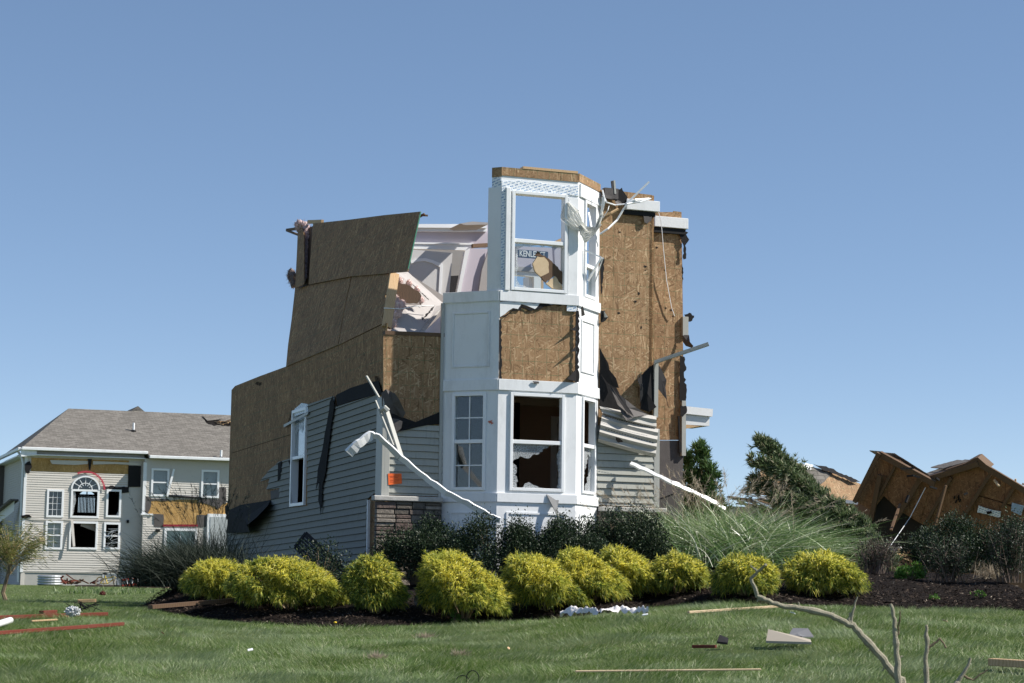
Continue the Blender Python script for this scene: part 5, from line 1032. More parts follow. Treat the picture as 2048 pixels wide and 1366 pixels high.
# ------------------------------------------------------------------ ground, mulch bed
xs = np.unique(np.concatenate([np.linspace(-700, -40, 18), np.linspace(-40, 40, 161), np.linspace(40, 700, 18)])); ys = np.unique(np.concatenate([np.linspace(-40, 5, 12), np.linspace(5, 45, 101), np.linspace(45, 120, 40), np.linspace(120, 1500, 20)]))
X, Y = np.meshgrid(xs, ys); co = np.stack([X, Y, g_np(X, Y)], -1).reshape(-1, 3); nx = len(xs); ii = np.arange((len(ys)-1)*(nx-1)); i0 = (ii//(nx-1))*nx+ii % (nx-1)
T = NT('lawn_soil'); o = T.obj(); c = T.ramp(T.noise(1.4, o, 8, .7), [(.3, (.06, .09, .022)), (.55, (.11, .145, .042)), (.75, (.18, .185, .085))]); c = T.mix(T.ramp(T.noise(40, o, 4, .8), [(.4, 0.), (.7, .6)]), c, (.035, .06, .016))
np_mesh('ground', co, np.stack([i0, i0+1, i0+nx+1, i0+nx], 1), np.zeros((0, 3), int), T.done(T.bsdf(c, .9, .2, T.bump(T.noise(30, o, 5, .8), .8, .05))), smooth=True)['kind'] = 'structure'
ex = np.linspace(EDGE[0, 0], EDGE[-1, 0], 150); tt = np.concatenate([np.linspace(-.12, 1, 24), np.linspace(1.1, 9, 40)])
X = np.repeat(ex[None], len(tt), 0); Yb = edge_y(ex)[None]+tt[:, None]+np.where(tt[:, None] < .3, .06*np.sin(ex*9)[None]+.05*np.sin(ex*23+1)[None], 0)
Zb = bed_np(X, Yb); Zb = Zb+RNG.normal(0, .008, Zb.shape)*(tt[:, None] > 0); lf = np.clip((X-ex[0])/.5, 0, 1); Zb = g_np(X, Yb)-.03+(Zb-g_np(X, Yb)+.03)*lf
nx = len(ex); ii = np.arange((len(tt)-1)*(nx-1)); i0 = (ii//(nx-1))*nx+ii % (nx-1)
T = NT('dark_mulch'); o = T.obj(); c = T.ramp(T.noise(26, o, 8, .8), [(.3, (.007, .006, .005)), (.55, (.020, .015, .013)), (.75, (.06, .043, .034))])
MULCH = T.done(T.bsdf(c, .95, .1, T.bump(T.noise(45, o, 6, .8), 1, .04)))
np_mesh('mulch_bed', np.stack([X, Yb, Zb], -1).reshape(-1, 3), np.stack([i0, i0+1, i0+nx+1, i0+nx], 1), np.zeros((0, 3), int), MULCH, smooth=True)['kind'] = 'structure'
n = 16000; x = RNG.uniform(EDGE[0, 0]+.3, EDGE[-1, 0], n); y = edge_y(x)+np.abs(RNG.normal(0, 1.6, n))+.03; c_ = np.stack([x, y, bed_np(x, y)+.012], 1)
d = RNG.normal(size=(n, 3)); d[:, 2] *= .35; d = unit(d); s = unit(np.cross(d, np.array([0, 0, 1.])+RNG.normal(0, .35, (n, 3))))
co, q, t = leaf_geo(c_, d, s, RNG.uniform(.03, .08, n), RNG.uniform(.008, .02, n))
np_mesh('mulch_chips', co, q, t, mat_foliage('mulch_chip', [(0, (.015, .011, .009)), (.6, (.045, .032, .025)), (.93, (.11, .08, .06)), (1, (.30, .25, .20))], .9, .0, .1))['kind'] = 'stuff'
tag(bpy.data.objects['mulch_chips'], 'dark bark mulch chips scattered over the planting bed', 'mulch')
# ------------------------------------------------------------------ lawn blades
def in_bed(x, y): return (y > edge_y(x)+.02*np.sin(x*17)) & (x > EDGE[0, 0]+.1) & (y < edge_y(x)+9)
WAVES = [(1.5/(1+.25*i), 1.1*1.33**i, RNG.uniform(-1.1, 1.1)+(.0 if i % 2 else 1.2), RNG.uniform(0, 6)) for i in range(8)]
WAVE2 = [(1.0/(1+.2*i), .9*1.4**i, RNG.uniform(-1.3, 1.3), RNG.uniform(0, 6)) for i in range(9)]
def lawn(n, y0, y1, seed):
    u = RNG.random(n); y = np.exp(np.log(y0)+u*(np.log(y1)-np.log(y0))) if y1/y0 < 2.6 else y0*(y1/y0)**u
    x = RNG.uniform(-1, 1, n)*(.285*y+.3); k = ~in_bed(x, y); dn = .8*sum(am*np.sin(fr*(x*math.cos(an)+y*math.sin(an))+ps) for am, fr, an, ps in WAVE2)
    return x[k], y[k], dn[k]
gs = []
for n, y0, y1 in ((330000, 13.2, 30.5), (60000, 30.5, 95)):
    x, y, dn = lawn(n, y0, y1, 1); n = len(x); sc = np.maximum(1, y/22)
    L = RNG.uniform(.045, .105, n)*(1+.22*dn)*np.where(y > 30, .9, 1); L = np.clip(L, .03, .15)
    fld = sum(am*np.sin(fr*(x*math.cos(an)+y*math.sin(an)*.8)+ps) for am, fr, an, ps in WAVES); a = fld+RNG.normal(.2, .7, n); le = RNG.uniform(.3, 1.1, n); d = np.stack([np.sin(a+1.3)*le, np.cos(a+1.3)*le*.8, np.ones(n)], 1)
    bend = np.stack([np.sin(a+1.3), np.cos(a+1.3)*.7, -.55*np.ones(n)], 1)*(L*RNG.uniform(.15, .75, n))[:, None]
    th = RNG.uniform(0, math.pi, n); side = np.stack([np.cos(th), np.sin(th)*.6, .0*th], 1)
    gs.append(blade_geo(np.stack([x, y, g_np(x, y)-.005], 1), d, L, RNG.uniform(.003, .0058, n)*sc, bend, 2, side))
co, q, t = join_geo(gs); tag(np_mesh('grass', co, q, t, LAWN), 'mown green lawn grass in front of the planting bed', 'grass', None, 'stuff')
# ------------------------------------------------------------------ shrubs
def span(px0, px1, y): return (px1-px0)/FPX*y
def golden(px0, px1, ptop, pbot, lean=0.0, dens=1.0, label='', green=.15, fwd=0.0):
    """mounded thread-leaf shrub: drooping sprays of thin strands over a lumpy mound"""
    cx = (px0+px1)/2; p = bhit(cx, pbot); y = min(p.y, float(edge_y(p.x))+1.9)+.30+fwd; rx = span(px0, px1, y)/2; b = Vector((at(cx, pbot, y).x, y, bed(at(cx, pbot, y).x, y)))
    ht = (at(cx, ptop, y).z-b.z)*.95; S = thing('golden_shrub', label, 'shrub', b, 'golden thread shrubs along the planting bed')
    M_ = int(480*dens*(rx*max(ht, .5)*2.2)**.8); th = RNG.uniform(0, 2*math.pi, M_); cz = RNG.uniform(-.3, 1, M_); r = np.sqrt(np.maximum(0, 1-np.abs(cz)**2.2))
    lum = 1+.13*np.sin(th*3+lean*9+cz*4+px1)+.10*np.sin(th*7+cz*9+px0)+RNG.normal(0, .05, M_)
    q = np.stack([np.cos(th)*r*rx*.82*lum, np.sin(th)*r*min(rx, .62)*.95*lum, (cz*.60+.36)*ht*(1+.05*np.sin(th*5+px0))], 1)
    nrm = unit(np.stack([np.cos(th)*r, np.sin(th)*r, cz*.9+.12], 1)+RNG.normal(0, .16, (M_, 3)))
    S_ = 18; N_ = M_*S_; dep = np.repeat(RNG.uniform(.04, .12, M_), S_)*RNG.random(N_)**.7; w_ = .028+.25*dep
    on = np.repeat(nrm, S_, 0); lat = RNG.normal(0, 1, (N_, 3))*w_[:, None]*.8; p = np.repeat(q, S_, 0)-on*dep[:, None]+lat
    p[:, 2] *= 1-lean*.42*np.clip(p[:, 0]/rx, -.6, 1); p[:, 2] = np.maximum(p[:, 2], .03); p[:, 0] -= lean*.75*(p[:, 2]-ht*.4)
    out = unit(on+lat*9+np.array([.12, -.08, -.22])+RNG.normal(0, .2, (N_, 3))); K_ = 7; n = N_*K_
    bb = np.repeat(p+np.array(b), K_, 0); dd = unit(np.repeat(out, K_, 0)+RNG.normal(0, .42, (n, 3))); L = RNG.uniform(.03, .08, n)*np.repeat(np.repeat(RNG.uniform(.75, 1.4, M_), S_), K_)
    bend = np.stack([np.full(n, .1), np.zeros(n), -np.ones(n)], 1)*(L*RNG.uniform(.0, .75, n))[:, None]
    gp = np.repeat(np.repeat(np.clip(green+.25*(cz < .10)+.15*(np.cos(th) < -.5), 0, .95), S_), K_)+.45*np.repeat(dep > .07, K_)  # real green inside; extra green below and on the left paints shade
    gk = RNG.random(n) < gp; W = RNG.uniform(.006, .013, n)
    for nm, mk, mt in (('foliage', ~gk, YELLOW), ('inner_and_shade_foliage', gk, YGREEN)):
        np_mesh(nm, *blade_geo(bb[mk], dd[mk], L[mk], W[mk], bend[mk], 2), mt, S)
    m = MB()
    for i in range(7): a = i*.9; m.tube([b+Vector((math.cos(a)*.05, math.sin(a)*.05, -.02)), b+Vector((math.cos(a)*.2*rx*2, math.sin(a)*.15, ht*.45)), b+Vector((math.cos(a)*.36*rx*2-lean*ht*.2, math.sin(a)*.3, ht*.75))], [.02, .014, .006], 5)
    m.build('stem', BARK, S); return S
golden(362, 500, 1116, 1206, .0, 1, 'golden feathery shrub at the left end of the row beside dark grass', .15)
golden(455, 698, 1112, 1222, .25, 1, 'widest low golden shrub, second from the left, spreading over the mulch', .18)
golden(688, 812, 1106, 1232, .15, 1, 'round greenish gold shrub in front of the white corner trim and stone base', .42)
golden(835, 1020, 1100, 1246, .45, 1, 'largest golden shrub sloping to the right below the white bay, pipe on its left', .15)
golden(1000, 1182, 1106, 1228, .45, 1, 'golden shrub leaning right just behind the white cloth on the lawn', .15)
golden(1112, 1252, 1098, 1214, .5, 1, 'golden shrub squeezed tightly behind the one above the white cloth', .15, .25)
golden(1188, 1326, 1094, 1198, .4, 1, 'golden shrub leaning right below the right edge of the bay', .15)
golden(1296, 1422, 1104, 1184, .05, 1, 'small low golden shrub in front of the tall grass left side', .25, -.35)
golden(1424, 1558, 1106, 1188, .05, 1, 'golden shrub with the dead branch tip crossing in front of it', .3, -.35)
golden(1564, 1730, 1102, 1188, .1, 1, 'rounded golden shrub at the right end of the row beside dry twigs', .25, -.3)
def leafy(name, label, cx, pbot, y, w_px, h_px, n, mat, group=None, size=.03, dy=.5, seed=0, twigs=26, bottom=.12, cat='shrub', wisp=.04):
    b = at(cx, pbot, y); b.z = max(g(b.x, y), bed(b.x, y)); rx = w_px/FPX*y/2; ht = h_px/FPX*y; ht = max(ht*.5, at(cx, pbot-h_px, y).z-b.z); S = thing(name, label, cat, b, group); r = random.Random(seed); cl = []
    for i in range(twigs):
        a = r.uniform(0, 6.28); e = r.uniform(.1, 1)**.6; cl.append((Vector((math.cos(a)*rx*e*.85, math.sin(a)*dy*e*.8, ht*(bottom+(.92-bottom)*(1-(e**2)*.62)*r.uniform(.08, 1)**.7))), r.uniform(.18, .34)*min(1, rx*1.5)))
    cs = np.array([c[0] for c in cl]); rs_ = np.array([c[1] for c in cl]); k = RNG.integers(0, twigs, n); v = rand_dirs(n)*(RNG.random(n)**.45)[:, None]
    p = cs[k]+v*rs_[k][:, None]; wi = RNG.random(n) < wisp; p[wi, 2] += RNG.uniform(0, .22, wi.sum())*ht*.8; p[wi, :2] = cs[k[wi], :2]+RNG.normal(0, .025, (wi.sum(), 2))+ (RNG.integers(0, 5, wi.sum())[:, None]-2)*.04
    p[:, 2] = np.clip(p[:, 2], .03, None); d = unit(v+RNG.normal(0, .6, (n, 3))+np.array([0, 0, .5])); s = unit(np.cross(d, RNG.normal(size=(n, 3)))); L = RNG.uniform(.7, 1.3, n)*size
    np_mesh('foliage', *leaf_geo(p+np.array(b), d, s, L, L*.55), mat, S)
    m = MB()
    for c, rr in cl: m.tube([b, b+Vector((c.x*.4, c.y*.4, c.z*.45)), b+c], [.014, .009, .004], 4, False)
    m.build('stem', BARK, S); return S
HG = 'dark clipped shrubs against the house'
leafy('dark_shrub', 'dark green shrub against the stone base left of the bay', 838, 1160, 30.25, 190, 135, 27000, HOLLY, HG, .032, .45, 1, 40)
leafy('dark_shrub', 'dark green shrub under the front bay window behind the largest golden shrub', 985, 1160, 29.75, 250, 138, 34000, HOLLY, HG, .032, .5, 2, 46)
leafy('dark_shrub', 'low dark shrub under the right part of the bay, pale strip behind it', 1130, 1160, 29.9, 200, 122, 25000, HOLLY, HG, .032, .45, 3, 34)
leafy('dark_shrub', 'dark green shrub below the right front siding beside the tall grass', 1235, 1150, 30.6, 240, 128, 28000, HOLLY, HG, .032, .45, 4, 44)
leafy('dark_shrub', 'large glossy dark shrub in front of the collapsed roof', 1905, 1180, 33.5, 200, 150, 30000, HOLLY, 'dark shrubs at the right', .036, .6, 5, 50)
leafy('dark_shrub', 'dark shrub cut off by the right edge of the photo', 2040, 1195, 32.8, 120, 165, 20000, HOLLY, 'dark shrubs at the right', .034, .5, 6, 40)
leafy('small_dark_shrub', 'sparse dark shrub growing in front of the leaning slatted panel', 640, 1150, 29.6, 130, 80, 2600, HOLLY, None, .034, .35, 7, 26)
leafy('bright_green_bush', 'small bright green leafy bush between dry twigs and the large dark shrub', 1822, 1182, 29.0, 66, 58, 900, BRIGHTLEAF, None, .05, .25, 8, 16)
for i, (px, py, w_, h_, n_) in enumerate(((985, 1158, 26, 40, 110), (910, 1246, 34, 20, 120), (1960, 1198, 24, 18, 60), (1868, 1202, 22, 14, 50))):
    leafy('weed', ('pale leafy weed between two golden shrubs below the bay', 'low leafy weed at the mulch edge below the largest golden shrub', 'small weed in the mulch below the far right dark shrub', 'tiny weed in the mulch in front of the dry twigs')[i], px, py, bhit(px, py).y+.05, w_, h_, n_, BRIGHTLEAF, 'weeds in the mulch', .045, .1, 20+i, 7, cat='weed')
def clump(name, label, base, n, mat, azs, Ls, droop, spread=.25, up=1.0, W=(.006, .011), nseg=5, plumes=0, group=None, cat='ornamental grass', gust=(0, 0)):
    S = thing(name, label, cat, base, group); b = np.array(base); p = b+np.stack([RNG.normal(0, spread, n), RNG.normal(0, spread*.7, n), np.zeros(n)], 1)
    az = RNG.uniform(*azs, n); le = np.abs(RNG.normal(.5, .32, n)); d = np.stack([np.cos(az)*le+gust[0], np.sin(az)*le+gust[1], np.full(n, up)], 1); L = RNG.uniform(*Ls, n)
    bend = np.stack([np.cos(az)*.7+gust[0]*1.2, np.sin(az)*.45, -np.abs(RNG.normal(droop, .25, n))], 1)*L[:, None]*RNG.uniform(.3, .95, n)[:, None]
    np_mesh('blades', *blade_geo(p, d, L, RNG.uniform(*W, n), bend, nseg, None, lambda t: 1-t*.7), mat, S)
    if plumes:
        i = RNG.choice(n, plumes, replace=False); dn = unit(d[i]+np.array([0, 0, .35])); L2 = L[i]*.35+1.35; gs_ = []
        gs_.append(blade_geo(p[i], dn, L2, np.full(plumes, .007), bend[i]*.6, nseg))
        for k in range(26):
            t = RNG.uniform(.80, 1.0, plumes); c = p[i]+dn*(L2*t)[:, None]+bend[i]*.6*(t*t)[:, None]; dd = unit(dn+bend[i]*.9+RNG.normal(0, .45, (plumes, 3)))
            gs_.append(blade_geo(c, dd, RNG.uniform(.05, .11, plumes), np.full(plumes, .006), np.zeros((plumes, 3)), 2))
        np_mesh('plumes', *join_geo(gs_), PLUME if mat is MISC else MISC_DARK, S)
    return S
bx = at(1446, 1150, 31.7); bx.z = bed(bx.x, bx.y)
clump('ornamental_grass', 'large arching green ornamental grass blown to the right before the house corner', bx, 17000, MISC, (-.6, 3.74), (.55, 1.5), .82, .52, 1.0, (.009, .017), 7, 90, gust=(.16, .10))
bx = at(1335, 1150, 31.4); bx.z = bed(bx.x, bx.y)
clump('ornamental_grass', 'smaller arching ornamental grass drooping left beside the dark shrub', bx, 6500, MISC, (.8, 3.9), (.5, 1.1), .85, .36, .9, (.008, .014), 6, 24, gust=(-.05, 0))
bx = at(392, 1195, 29.3); bx.z = max(g(bx.x, bx.y), bed(bx.x, bx.y))
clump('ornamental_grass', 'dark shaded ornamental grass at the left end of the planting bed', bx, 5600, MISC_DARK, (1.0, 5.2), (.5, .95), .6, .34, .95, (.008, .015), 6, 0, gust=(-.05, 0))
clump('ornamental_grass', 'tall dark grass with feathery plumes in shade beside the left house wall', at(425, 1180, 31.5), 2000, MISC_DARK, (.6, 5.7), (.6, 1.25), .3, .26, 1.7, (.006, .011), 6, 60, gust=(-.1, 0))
def conifer(name, label, y, limbs, mat, trunk, group=None, rr=.24, n_per=420, tuft=.11, twig=None):
    b = at(*trunk[0], y); b.z = max(g(b.x, y), bed(b.x, y))-.05; S = thing(name, label, 'tree', b, group); gs_ = []; tw = []; m = MB()
    m.tube([b]+[at(px, py, y) for px, py in trunk[1:]], list(np.linspace(.09, .02, len(trunk))), 7); m.build('trunk', BARK, S); m = MB()
    for pts, yo, r0, r1, dens in limbs:
        P = [at(px, py, y+yo) for px, py in pts]; m.tube(P, list(np.linspace(.035, .008, len(P))), 5, False)
        for a, c in zip(P, P[1:]):
            ax = np.array((c-a).normalized()); L = (c-a).length; nt_ = max(4, int(n_per*L*dens/13)); t = RNG.random(nt_); i = P.index(a)
            rad = (r0+(r1-r0)*((i+t)/(len(P)-1)))*RNG.uniform(.25, 1.25, nt_); v = rand_dirs(nt_); v -= (v@ax)[:, None]*ax*.8; v = unit(v)
            ctr = np.array(a)+t[:, None]*np.array(c-a)+v*rad[:, None]; od = unit(ax*1.25+v*.6+np.array([0, 0, .12])+RNG.normal(0, .15, (nt_, 3)))
            S_ = 13; sp = RNG.random(nt_*S_); n = nt_*S_; lat = RNG.normal(0, 1, (n, 3))*(.018+.045*sp)[:, None]
            cc_ = np.repeat(ctr, S_, 0)-np.repeat(od, S_, 0)*(sp*np.repeat(RNG.uniform(.08, .22, nt_), S_))[:, None]+lat; dd = unit(np.repeat(od, S_, 0)+lat*9); K_ = 8
            cb = np.repeat(cc_, K_, 0)+RNG.normal(0, .012, (n*K_, 3)); db = unit(np.repeat(dd, K_, 0)+RNG.normal(0, .45, (n*K_, 3))); LL_ = RNG.uniform(.35, .95, n*K_)*tuft
            gs_.append(blade_geo(cb, db, LL_, RNG.uniform(.010, .020, n*K_)*tuft/.11, np.zeros_like(cb), 2)); v = np.repeat(v, S_, 0); rad = np.repeat(rad, S_)
            if twig:
                k = int(n*.12); tw.append(blade_geo(np.array(a)+RNG.random(k)[:, None]*np.array(c-a), unit(v[:k]+ax*.6), rad[:k]+.1, np.full(k, .011), np.zeros((k, 3)), 2))
    m.build('limb', BARK, S); np_mesh('foliage', *join_geo(gs_), mat, S)
    if tw: np_mesh('twigs', *join_geo(tw), BRONZE, S)
    return S
conifer('leaning_conifer', 'uprooted conifer leaning far to the left, dark underneath, beside the collapsed roof', 33.2, [
    ([(1768, 1128), (1700, 1058), (1640, 992), (1590, 942), (1545, 905), (1514, 872)], 0, .13, .06, 2.6), ([(1700, 1062), (1620, 985), (1560, 938), (1494, 920)], -.3, .16, .07, 1.9), ([(1690, 1070), (1620, 1005), (1560, 975), (1498, 966)], .1, .22, .10, 1.6),
    ([(1720, 1090), (1660, 1040), (1600, 1010), (1536, 990)], -.4, .20, .10, 1.5), ([(1772, 1134), (1742, 1082), (1700, 1038), (1655, 992)], -.3, .20, .15, 1.9), ([(1740, 1110), (1700, 1095), (1640, 1060), (1590, 1040)], -.2, .17, .14, .7)], CEDAR, [(1775, 1140), (1700, 1060), (1600, 965)], None, twig=True, n_per=330, tuft=.135)
conifer('upright_conifer', 'upright bushy conifer behind the right corner of the wrecked house', 36.5, [
    ([(1400, 1060), (1402, 960), (1400, 880)], 0, .36, .10, 1.3), ([(1385, 1050), (1376, 960), (1374, 905)], .3, .26, .10, 1.1), ([(1425, 1070), (1424, 990), (1412, 920)], -.2, .32, .09, 1.1)], CEDAR2, [(1402, 1120), (1402, 900)], None, n_per=460, tuft=.13)
def dry(name, label, cx, pbot, y, w_px, h_px, n, mat=BRONZE, gust=0.0, group='dry twiggy shrubs', leaf=0):
    b = at(cx, pbot, y); b.z = max(g(b.x, y), bed(b.x, y)); S = thing(name, label, 'shrub', b, group); rx = w_px/FPX*y/2; ht = h_px/FPX*y; gs_ = []
    p0 = np.array(b)+np.stack([RNG.normal(0, rx*.3, n), RNG.normal(0, .12, n), np.zeros(n)], 1); a = RNG.uniform(0, 6.28, n); le = RNG.uniform(.1, .9, n)*rx/ht; d = unit(np.stack([np.cos(a)*le+gust, np.sin(a)*le*.7, np.ones(n)], 1)); L = RNG.uniform(.5, 1.05, n)*ht
    gs_.append(blade_geo(p0, d, L, np.full(n, .010), RNG.normal(0, .08, (n, 3)), 4)); k = n*7; i = RNG.integers(0, n, k); t = RNG.uniform(.3, .95, k)
    gs_.append(blade_geo(p0[i]+d[i]*(L[i]*t)[:, None], unit(d[i]+RNG.normal(0, .6, (k, 3))), RNG.uniform(.06, .2, k), np.full(k, .005), np.zeros((k, 3)), 2)); np_mesh('twigs', *join_geo(gs_), mat, S)
    if leaf: j = RNG.integers(0, n, leaf); tq = RNG.uniform(.35, 1.05, leaf); cp = p0[j]+d[j]*(L[j]*tq)[:, None]+RNG.normal(0, .05, (leaf, 3)); dl = rand_dirs(leaf); np_mesh('foliage', *leaf_geo(cp, dl, unit(np.cross(dl, rand_dirs(leaf))), RNG.uniform(.02, .045, leaf), RNG.uniform(.012, .022, leaf)), HOLLY, S)
    np_mesh('stem', *blade_geo(p0[:8], d[:8], L[:8]*.7, np.full(8, .02), np.zeros((8, 3)), 2), BARK, S); return S
dry('dry_shrub', 'dense brown dry twigs at the foot of the leaning conifer', 1752, 1178, 30.2, 90, 75, 170, gust=.1, leaf=1500)
dry('dry_shrub', 'brown dry twiggy shrub in front of the large dark shrub', 1900, 1196, 28.9, 110, 90, 80, leaf=4200)
dry('dry_shrub', 'tall dry twiggy shrub near the right edge of the photo', 2018, 1215, 28.6, 100, 130, 100, leaf=5200)
m = bpy.data.objects
dry('dry_shrub', 'pale broken twigs lying in front of the right dark shrub', 1975, 1190, 29.2, 90, 32, 60, PLUME, .9)
WT = at(12, 1215, 40); WT.z = g(WT.x, 40)
S = thing('young_willow', 'small thin trunked tree with pale wispy leaves at the left edge', 'tree', WT); m = MB(); tips = []; rw = random.Random(12)
m.tube([WT, at(6, 1185, 40), at(18, 1140, 40), at(22, 1120, 40)], [.045, .04, .035, .03], 6); m.build('trunk', BARK, S); m = MB()
for i in range(44):
    a = rw.uniform(0, 6.28); le = rw.uniform(.2, 1.35); s0 = at(20, rw.uniform(1110, 1150), 40); e = s0+Vector((math.cos(a)*le*.6, math.sin(a)*le*.6, rw.uniform(.1, .75))); m.tube([s0, s0.lerp(e, .5)+Z*.05, e], [.012, .008, .003], 4, False); tips.append((s0, e))
m.build('limb', PALEWOOD, S); n = 3400; k = RNG.integers(0, 44, n); A = np.array([t_[0] for t_ in tips])[k]; B = np.array([t_[1] for t_ in tips])[k]; t = RNG.uniform(.35, 1.1, n); p = A+(B-A)*t[:, None]+RNG.normal(0, .07, (n, 3)); d = unit(B-A+RNG.normal(0, .5, (n, 3))+np.array([.5, 0, -.3]))
np_mesh('crown', *blade_geo(p, d, RNG.uniform(.05, .13, n), RNG.uniform(.008, .016, n), np.tile([0.02, 0, -.03], (n, 1)), 2), WILLOW, S)
# garden strip by the far house
n = 2600; p = [yat(px, py, YP-2) for px, py in zip(RNG.uniform(60, 240, 1), [1183])]; px = RNG.uniform(95, 245, n); P0 = np.array([at(px_, 1189, 66) for px_ in px]); P0[:, 1] += RNG.uniform(0, 6, n); P0[:, 2] = g_np(P0[:, 0], P0[:, 1])
np_mesh('weeds', *blade_geo(P0, np.array([0, 0, 1.])+RNG.normal(0, .4, (n, 3)), RNG.uniform(.05, .2, n), np.full(n, .03), RNG.normal(0, .05, (n, 3)), 2), LAWN)
tag(bpy.data.objects['weeds'], 'strip of tall weeds in front of the far left house', 'weeds', None, 'stuff')
# ------------------------------------------------------------------ debris on the lawn
def plank(label, a, b, w_, h_, mat, name='plank', cat='plank', lift=.03, grp=None, white=False):
    A = ghit(*a)+Z*lift; B = ghit(*b)+Z*lift; o = MB().bar(A, B, w_, h_).build(name, mat, bevel=.004); return tag(o, label, cat, grp)
plank('long red brown beam lying on the grass, nearer of the two at the left', (-20, 1276), (246, 1256), .04, .04, REDPAINT, 'beam', 'beam', .045, 'red beams on the lawn')
plank('long red brown beam behind the plastic bag at the left', (-20, 1244), (214, 1236), .05, .045, REDPAINT, 'beam', 'beam', .05, 'red beams on the lawn')
plank('short red brown offcut lying on the farther red beam', (82, 1235), (110, 1233), .08, .06, REDPAINT, 'offcut', 'plank', .05)
plank('thin tan lath in the grass behind the plastic bag', (62, 1251), (114, 1248), .04, .02, STUD, 'lath', 'lath', .05)
plank('tan stick on the far lawn near the dark ornamental grass', (155, 1210), (192, 1209), .08, .05, STUD, 'stick', 'stick', .06)
A = bhit(300, 1226)+Z*.08; B = bhit(480, 1208)+Z*.06; tag(MB().bar(A, B, .14, .05).build('board', OLDWOOD), 'dark brown board lying along the mulch edge at the left', 'board')
plank('long pale stripped stick on the lawn right of the white cloth', (1376, 1233), (1585, 1219), .05, .03, PALEWOOD, 'stick', 'stick', .05)
plank('thin tan pole lying along the bottom of the lawn', (1150, 1362), (1522, 1358), .018, .015, PALEWOOD, 'pole', 'pole', .075)
plank('cut lumber piece in the grass at the lower right corner', (1982, 1341), (2075, 1347), .10, .06, STUD, 'lumber_piece', 'lumber', .07)
plank('short rusty red strip in the grass left of the tan board', (1385, 1306), (1432, 1306), .03, .03, REDPAINT, 'strip', 'metal strip', .06)
def chunk(name, label, cat, px, py, s, mat, seed=1, lift=.05, amp=.4, smooth=False):
    p = ghit(px, py)+Z*lift; return tag(MB().lump(p, s, seed, amp, 4, 4.2).build(name, mat, smooth=smooth), label, cat)
chunk('plastic_bag', 'crumpled clear plastic bag beside the red beams', 'bag', 145, 1240, (.085, .08, .055), mat_plain('clear_plastic', (.55, .56, .56), .25, .6, .35, 25, .03), 3, .10, .5)
m = MB(); a, b = ghit(-12, 1262)+Z*.06, ghit(20, 1253)+Z*.07; m.tube([a, b], .036, 14, True); tag(m.build('white_tube', mat_plain('matte_white_plastic', (.70, .70, .70), .5)), 'fat white tube lying in the grass at the left edge', 'tube')
m = MB(); rr = random.Random(9); p = ghit(160, 1232)+Z*.08
for i in range(12): a = p+Vector((rr.uniform(-.1, .1), 0, 0)); m.tube([a, a+Vector((rr.uniform(-.1, .25), rr.uniform(-.1, .1), rr.uniform(.03, .11))), a+Vector((rr.uniform(.0, .25), .05, rr.uniform(-.03, .08)))], .005, 5)
tag(m.build('black_cord', BLACK), 'tangle of black cord on the farther red beam', 'cord')
m = MB(); p = ghit(205, 1191); m.lump(p+Z*.06, (.10, .08, .07), 4, .5); tag(m.build('dark_bundle', mat_plain('dark_red_cloth', (.08, .02, .015), .8, .2, .6, 6)), 'small dark red bundle on the grass before the far house', 'bundle')
m = MB(); ca = [ghit(x, y)+Z*.05 for x, y in ((1120, 1243), (1160, 1241), (1200, 1241), (1240, 1239), (1272, 1239), (1296, 1241))]
nx, ny = 70, 14; vs = []
for i in range(nx+1):
    t = i/nx*(len(ca)-1); k = min(int(t), len(ca)-2); c = ca[k].lerp(ca[k+1], t-k); wv = .15*(.45+.55*math.sin(math.pi*min(1, i/nx*1.08))**.5)
    for j in range(ny+1):
        u_ = j/ny-.5; x_, y_ = c.x, c.y+u_*wv*2.4; hh_ = max(0, 1-(2*u_)**2)*.075*(.7+.6*mnoise.noise(Vector((x_*4, y_*4, 1))))+.05*mnoise.noise(Vector((x_*7+3, y_*9, 2)))+.03*abs(mnoise.noise(Vector((x_*17+y_*9, y_*15-x_*5, 0))))+.012*mnoise.noise(Vector((x_*40, y_*40, 0))); vs.append(Vector((x_, y_, max(g(x_, y_), bed(x_, y_))+.085+hh_*1.1)))
m.add(vs, [(i*(ny+1)+j, (i+1)*(ny+1)+j, (i+1)*(ny+1)+j+1, i*(ny+1)+j+1) for i in range(nx) for j in range(ny)]); tag(m.build('white_cloth', mat_plain('white_sheet', (.74, .70, .69), .9, .2, .06, 14, .006), smooth=True, flip=False), 'long crumpled white cloth lying on the lawn at the mulch edge', 'cloth')
a = [ghit(x, y)+Z*.05 for x, y in ((1532, 1297), (1612, 1302), (1626, 1298), (1545, 1290))]; TB = thing('tan_board', 'torn tan board piece with grey scrap lying on the right lawn', 'board', ghit(1575, 1298)); A, B = ghit(1532, 1299)+Z*.06, ghit(1623, 1301)+Z*.055
MB().slab([A, B, B+Vector((.02, .20, .02)), A+Vector((.06, .30, .10))], Z*.02).build('board', mat_plain('tan_board_face', (.40, .35, .28), .85, .2, .1, 6), TB)
p = ghit(1598, 1292)+Z*.10; MB().slab([p+Vector((-.10, 0, -.02)), p+Vector((.02, -.05, -.02)), p+Vector((.14, .03, -.02)), p+Vector((.10, .1, .05)), p+Vector((-.04, .12, .05))], Z*.012).build('grey_scrap', mat_plain('grey_felt', (.16, .16, .17)), TB)
p = ghit(1444, 1300)+Z*.08; tag(MB().slab([p+Vector((-.05, -.02, -.02)), p+Vector((.05, -.02, -.03)), p+Vector((.07, .1, .01)), p+Vector((-.01, .12, .04))], Z*.02).build('shingle_scrap', FELT), 'small black shingle scrap in the right lawn', 'shingle')
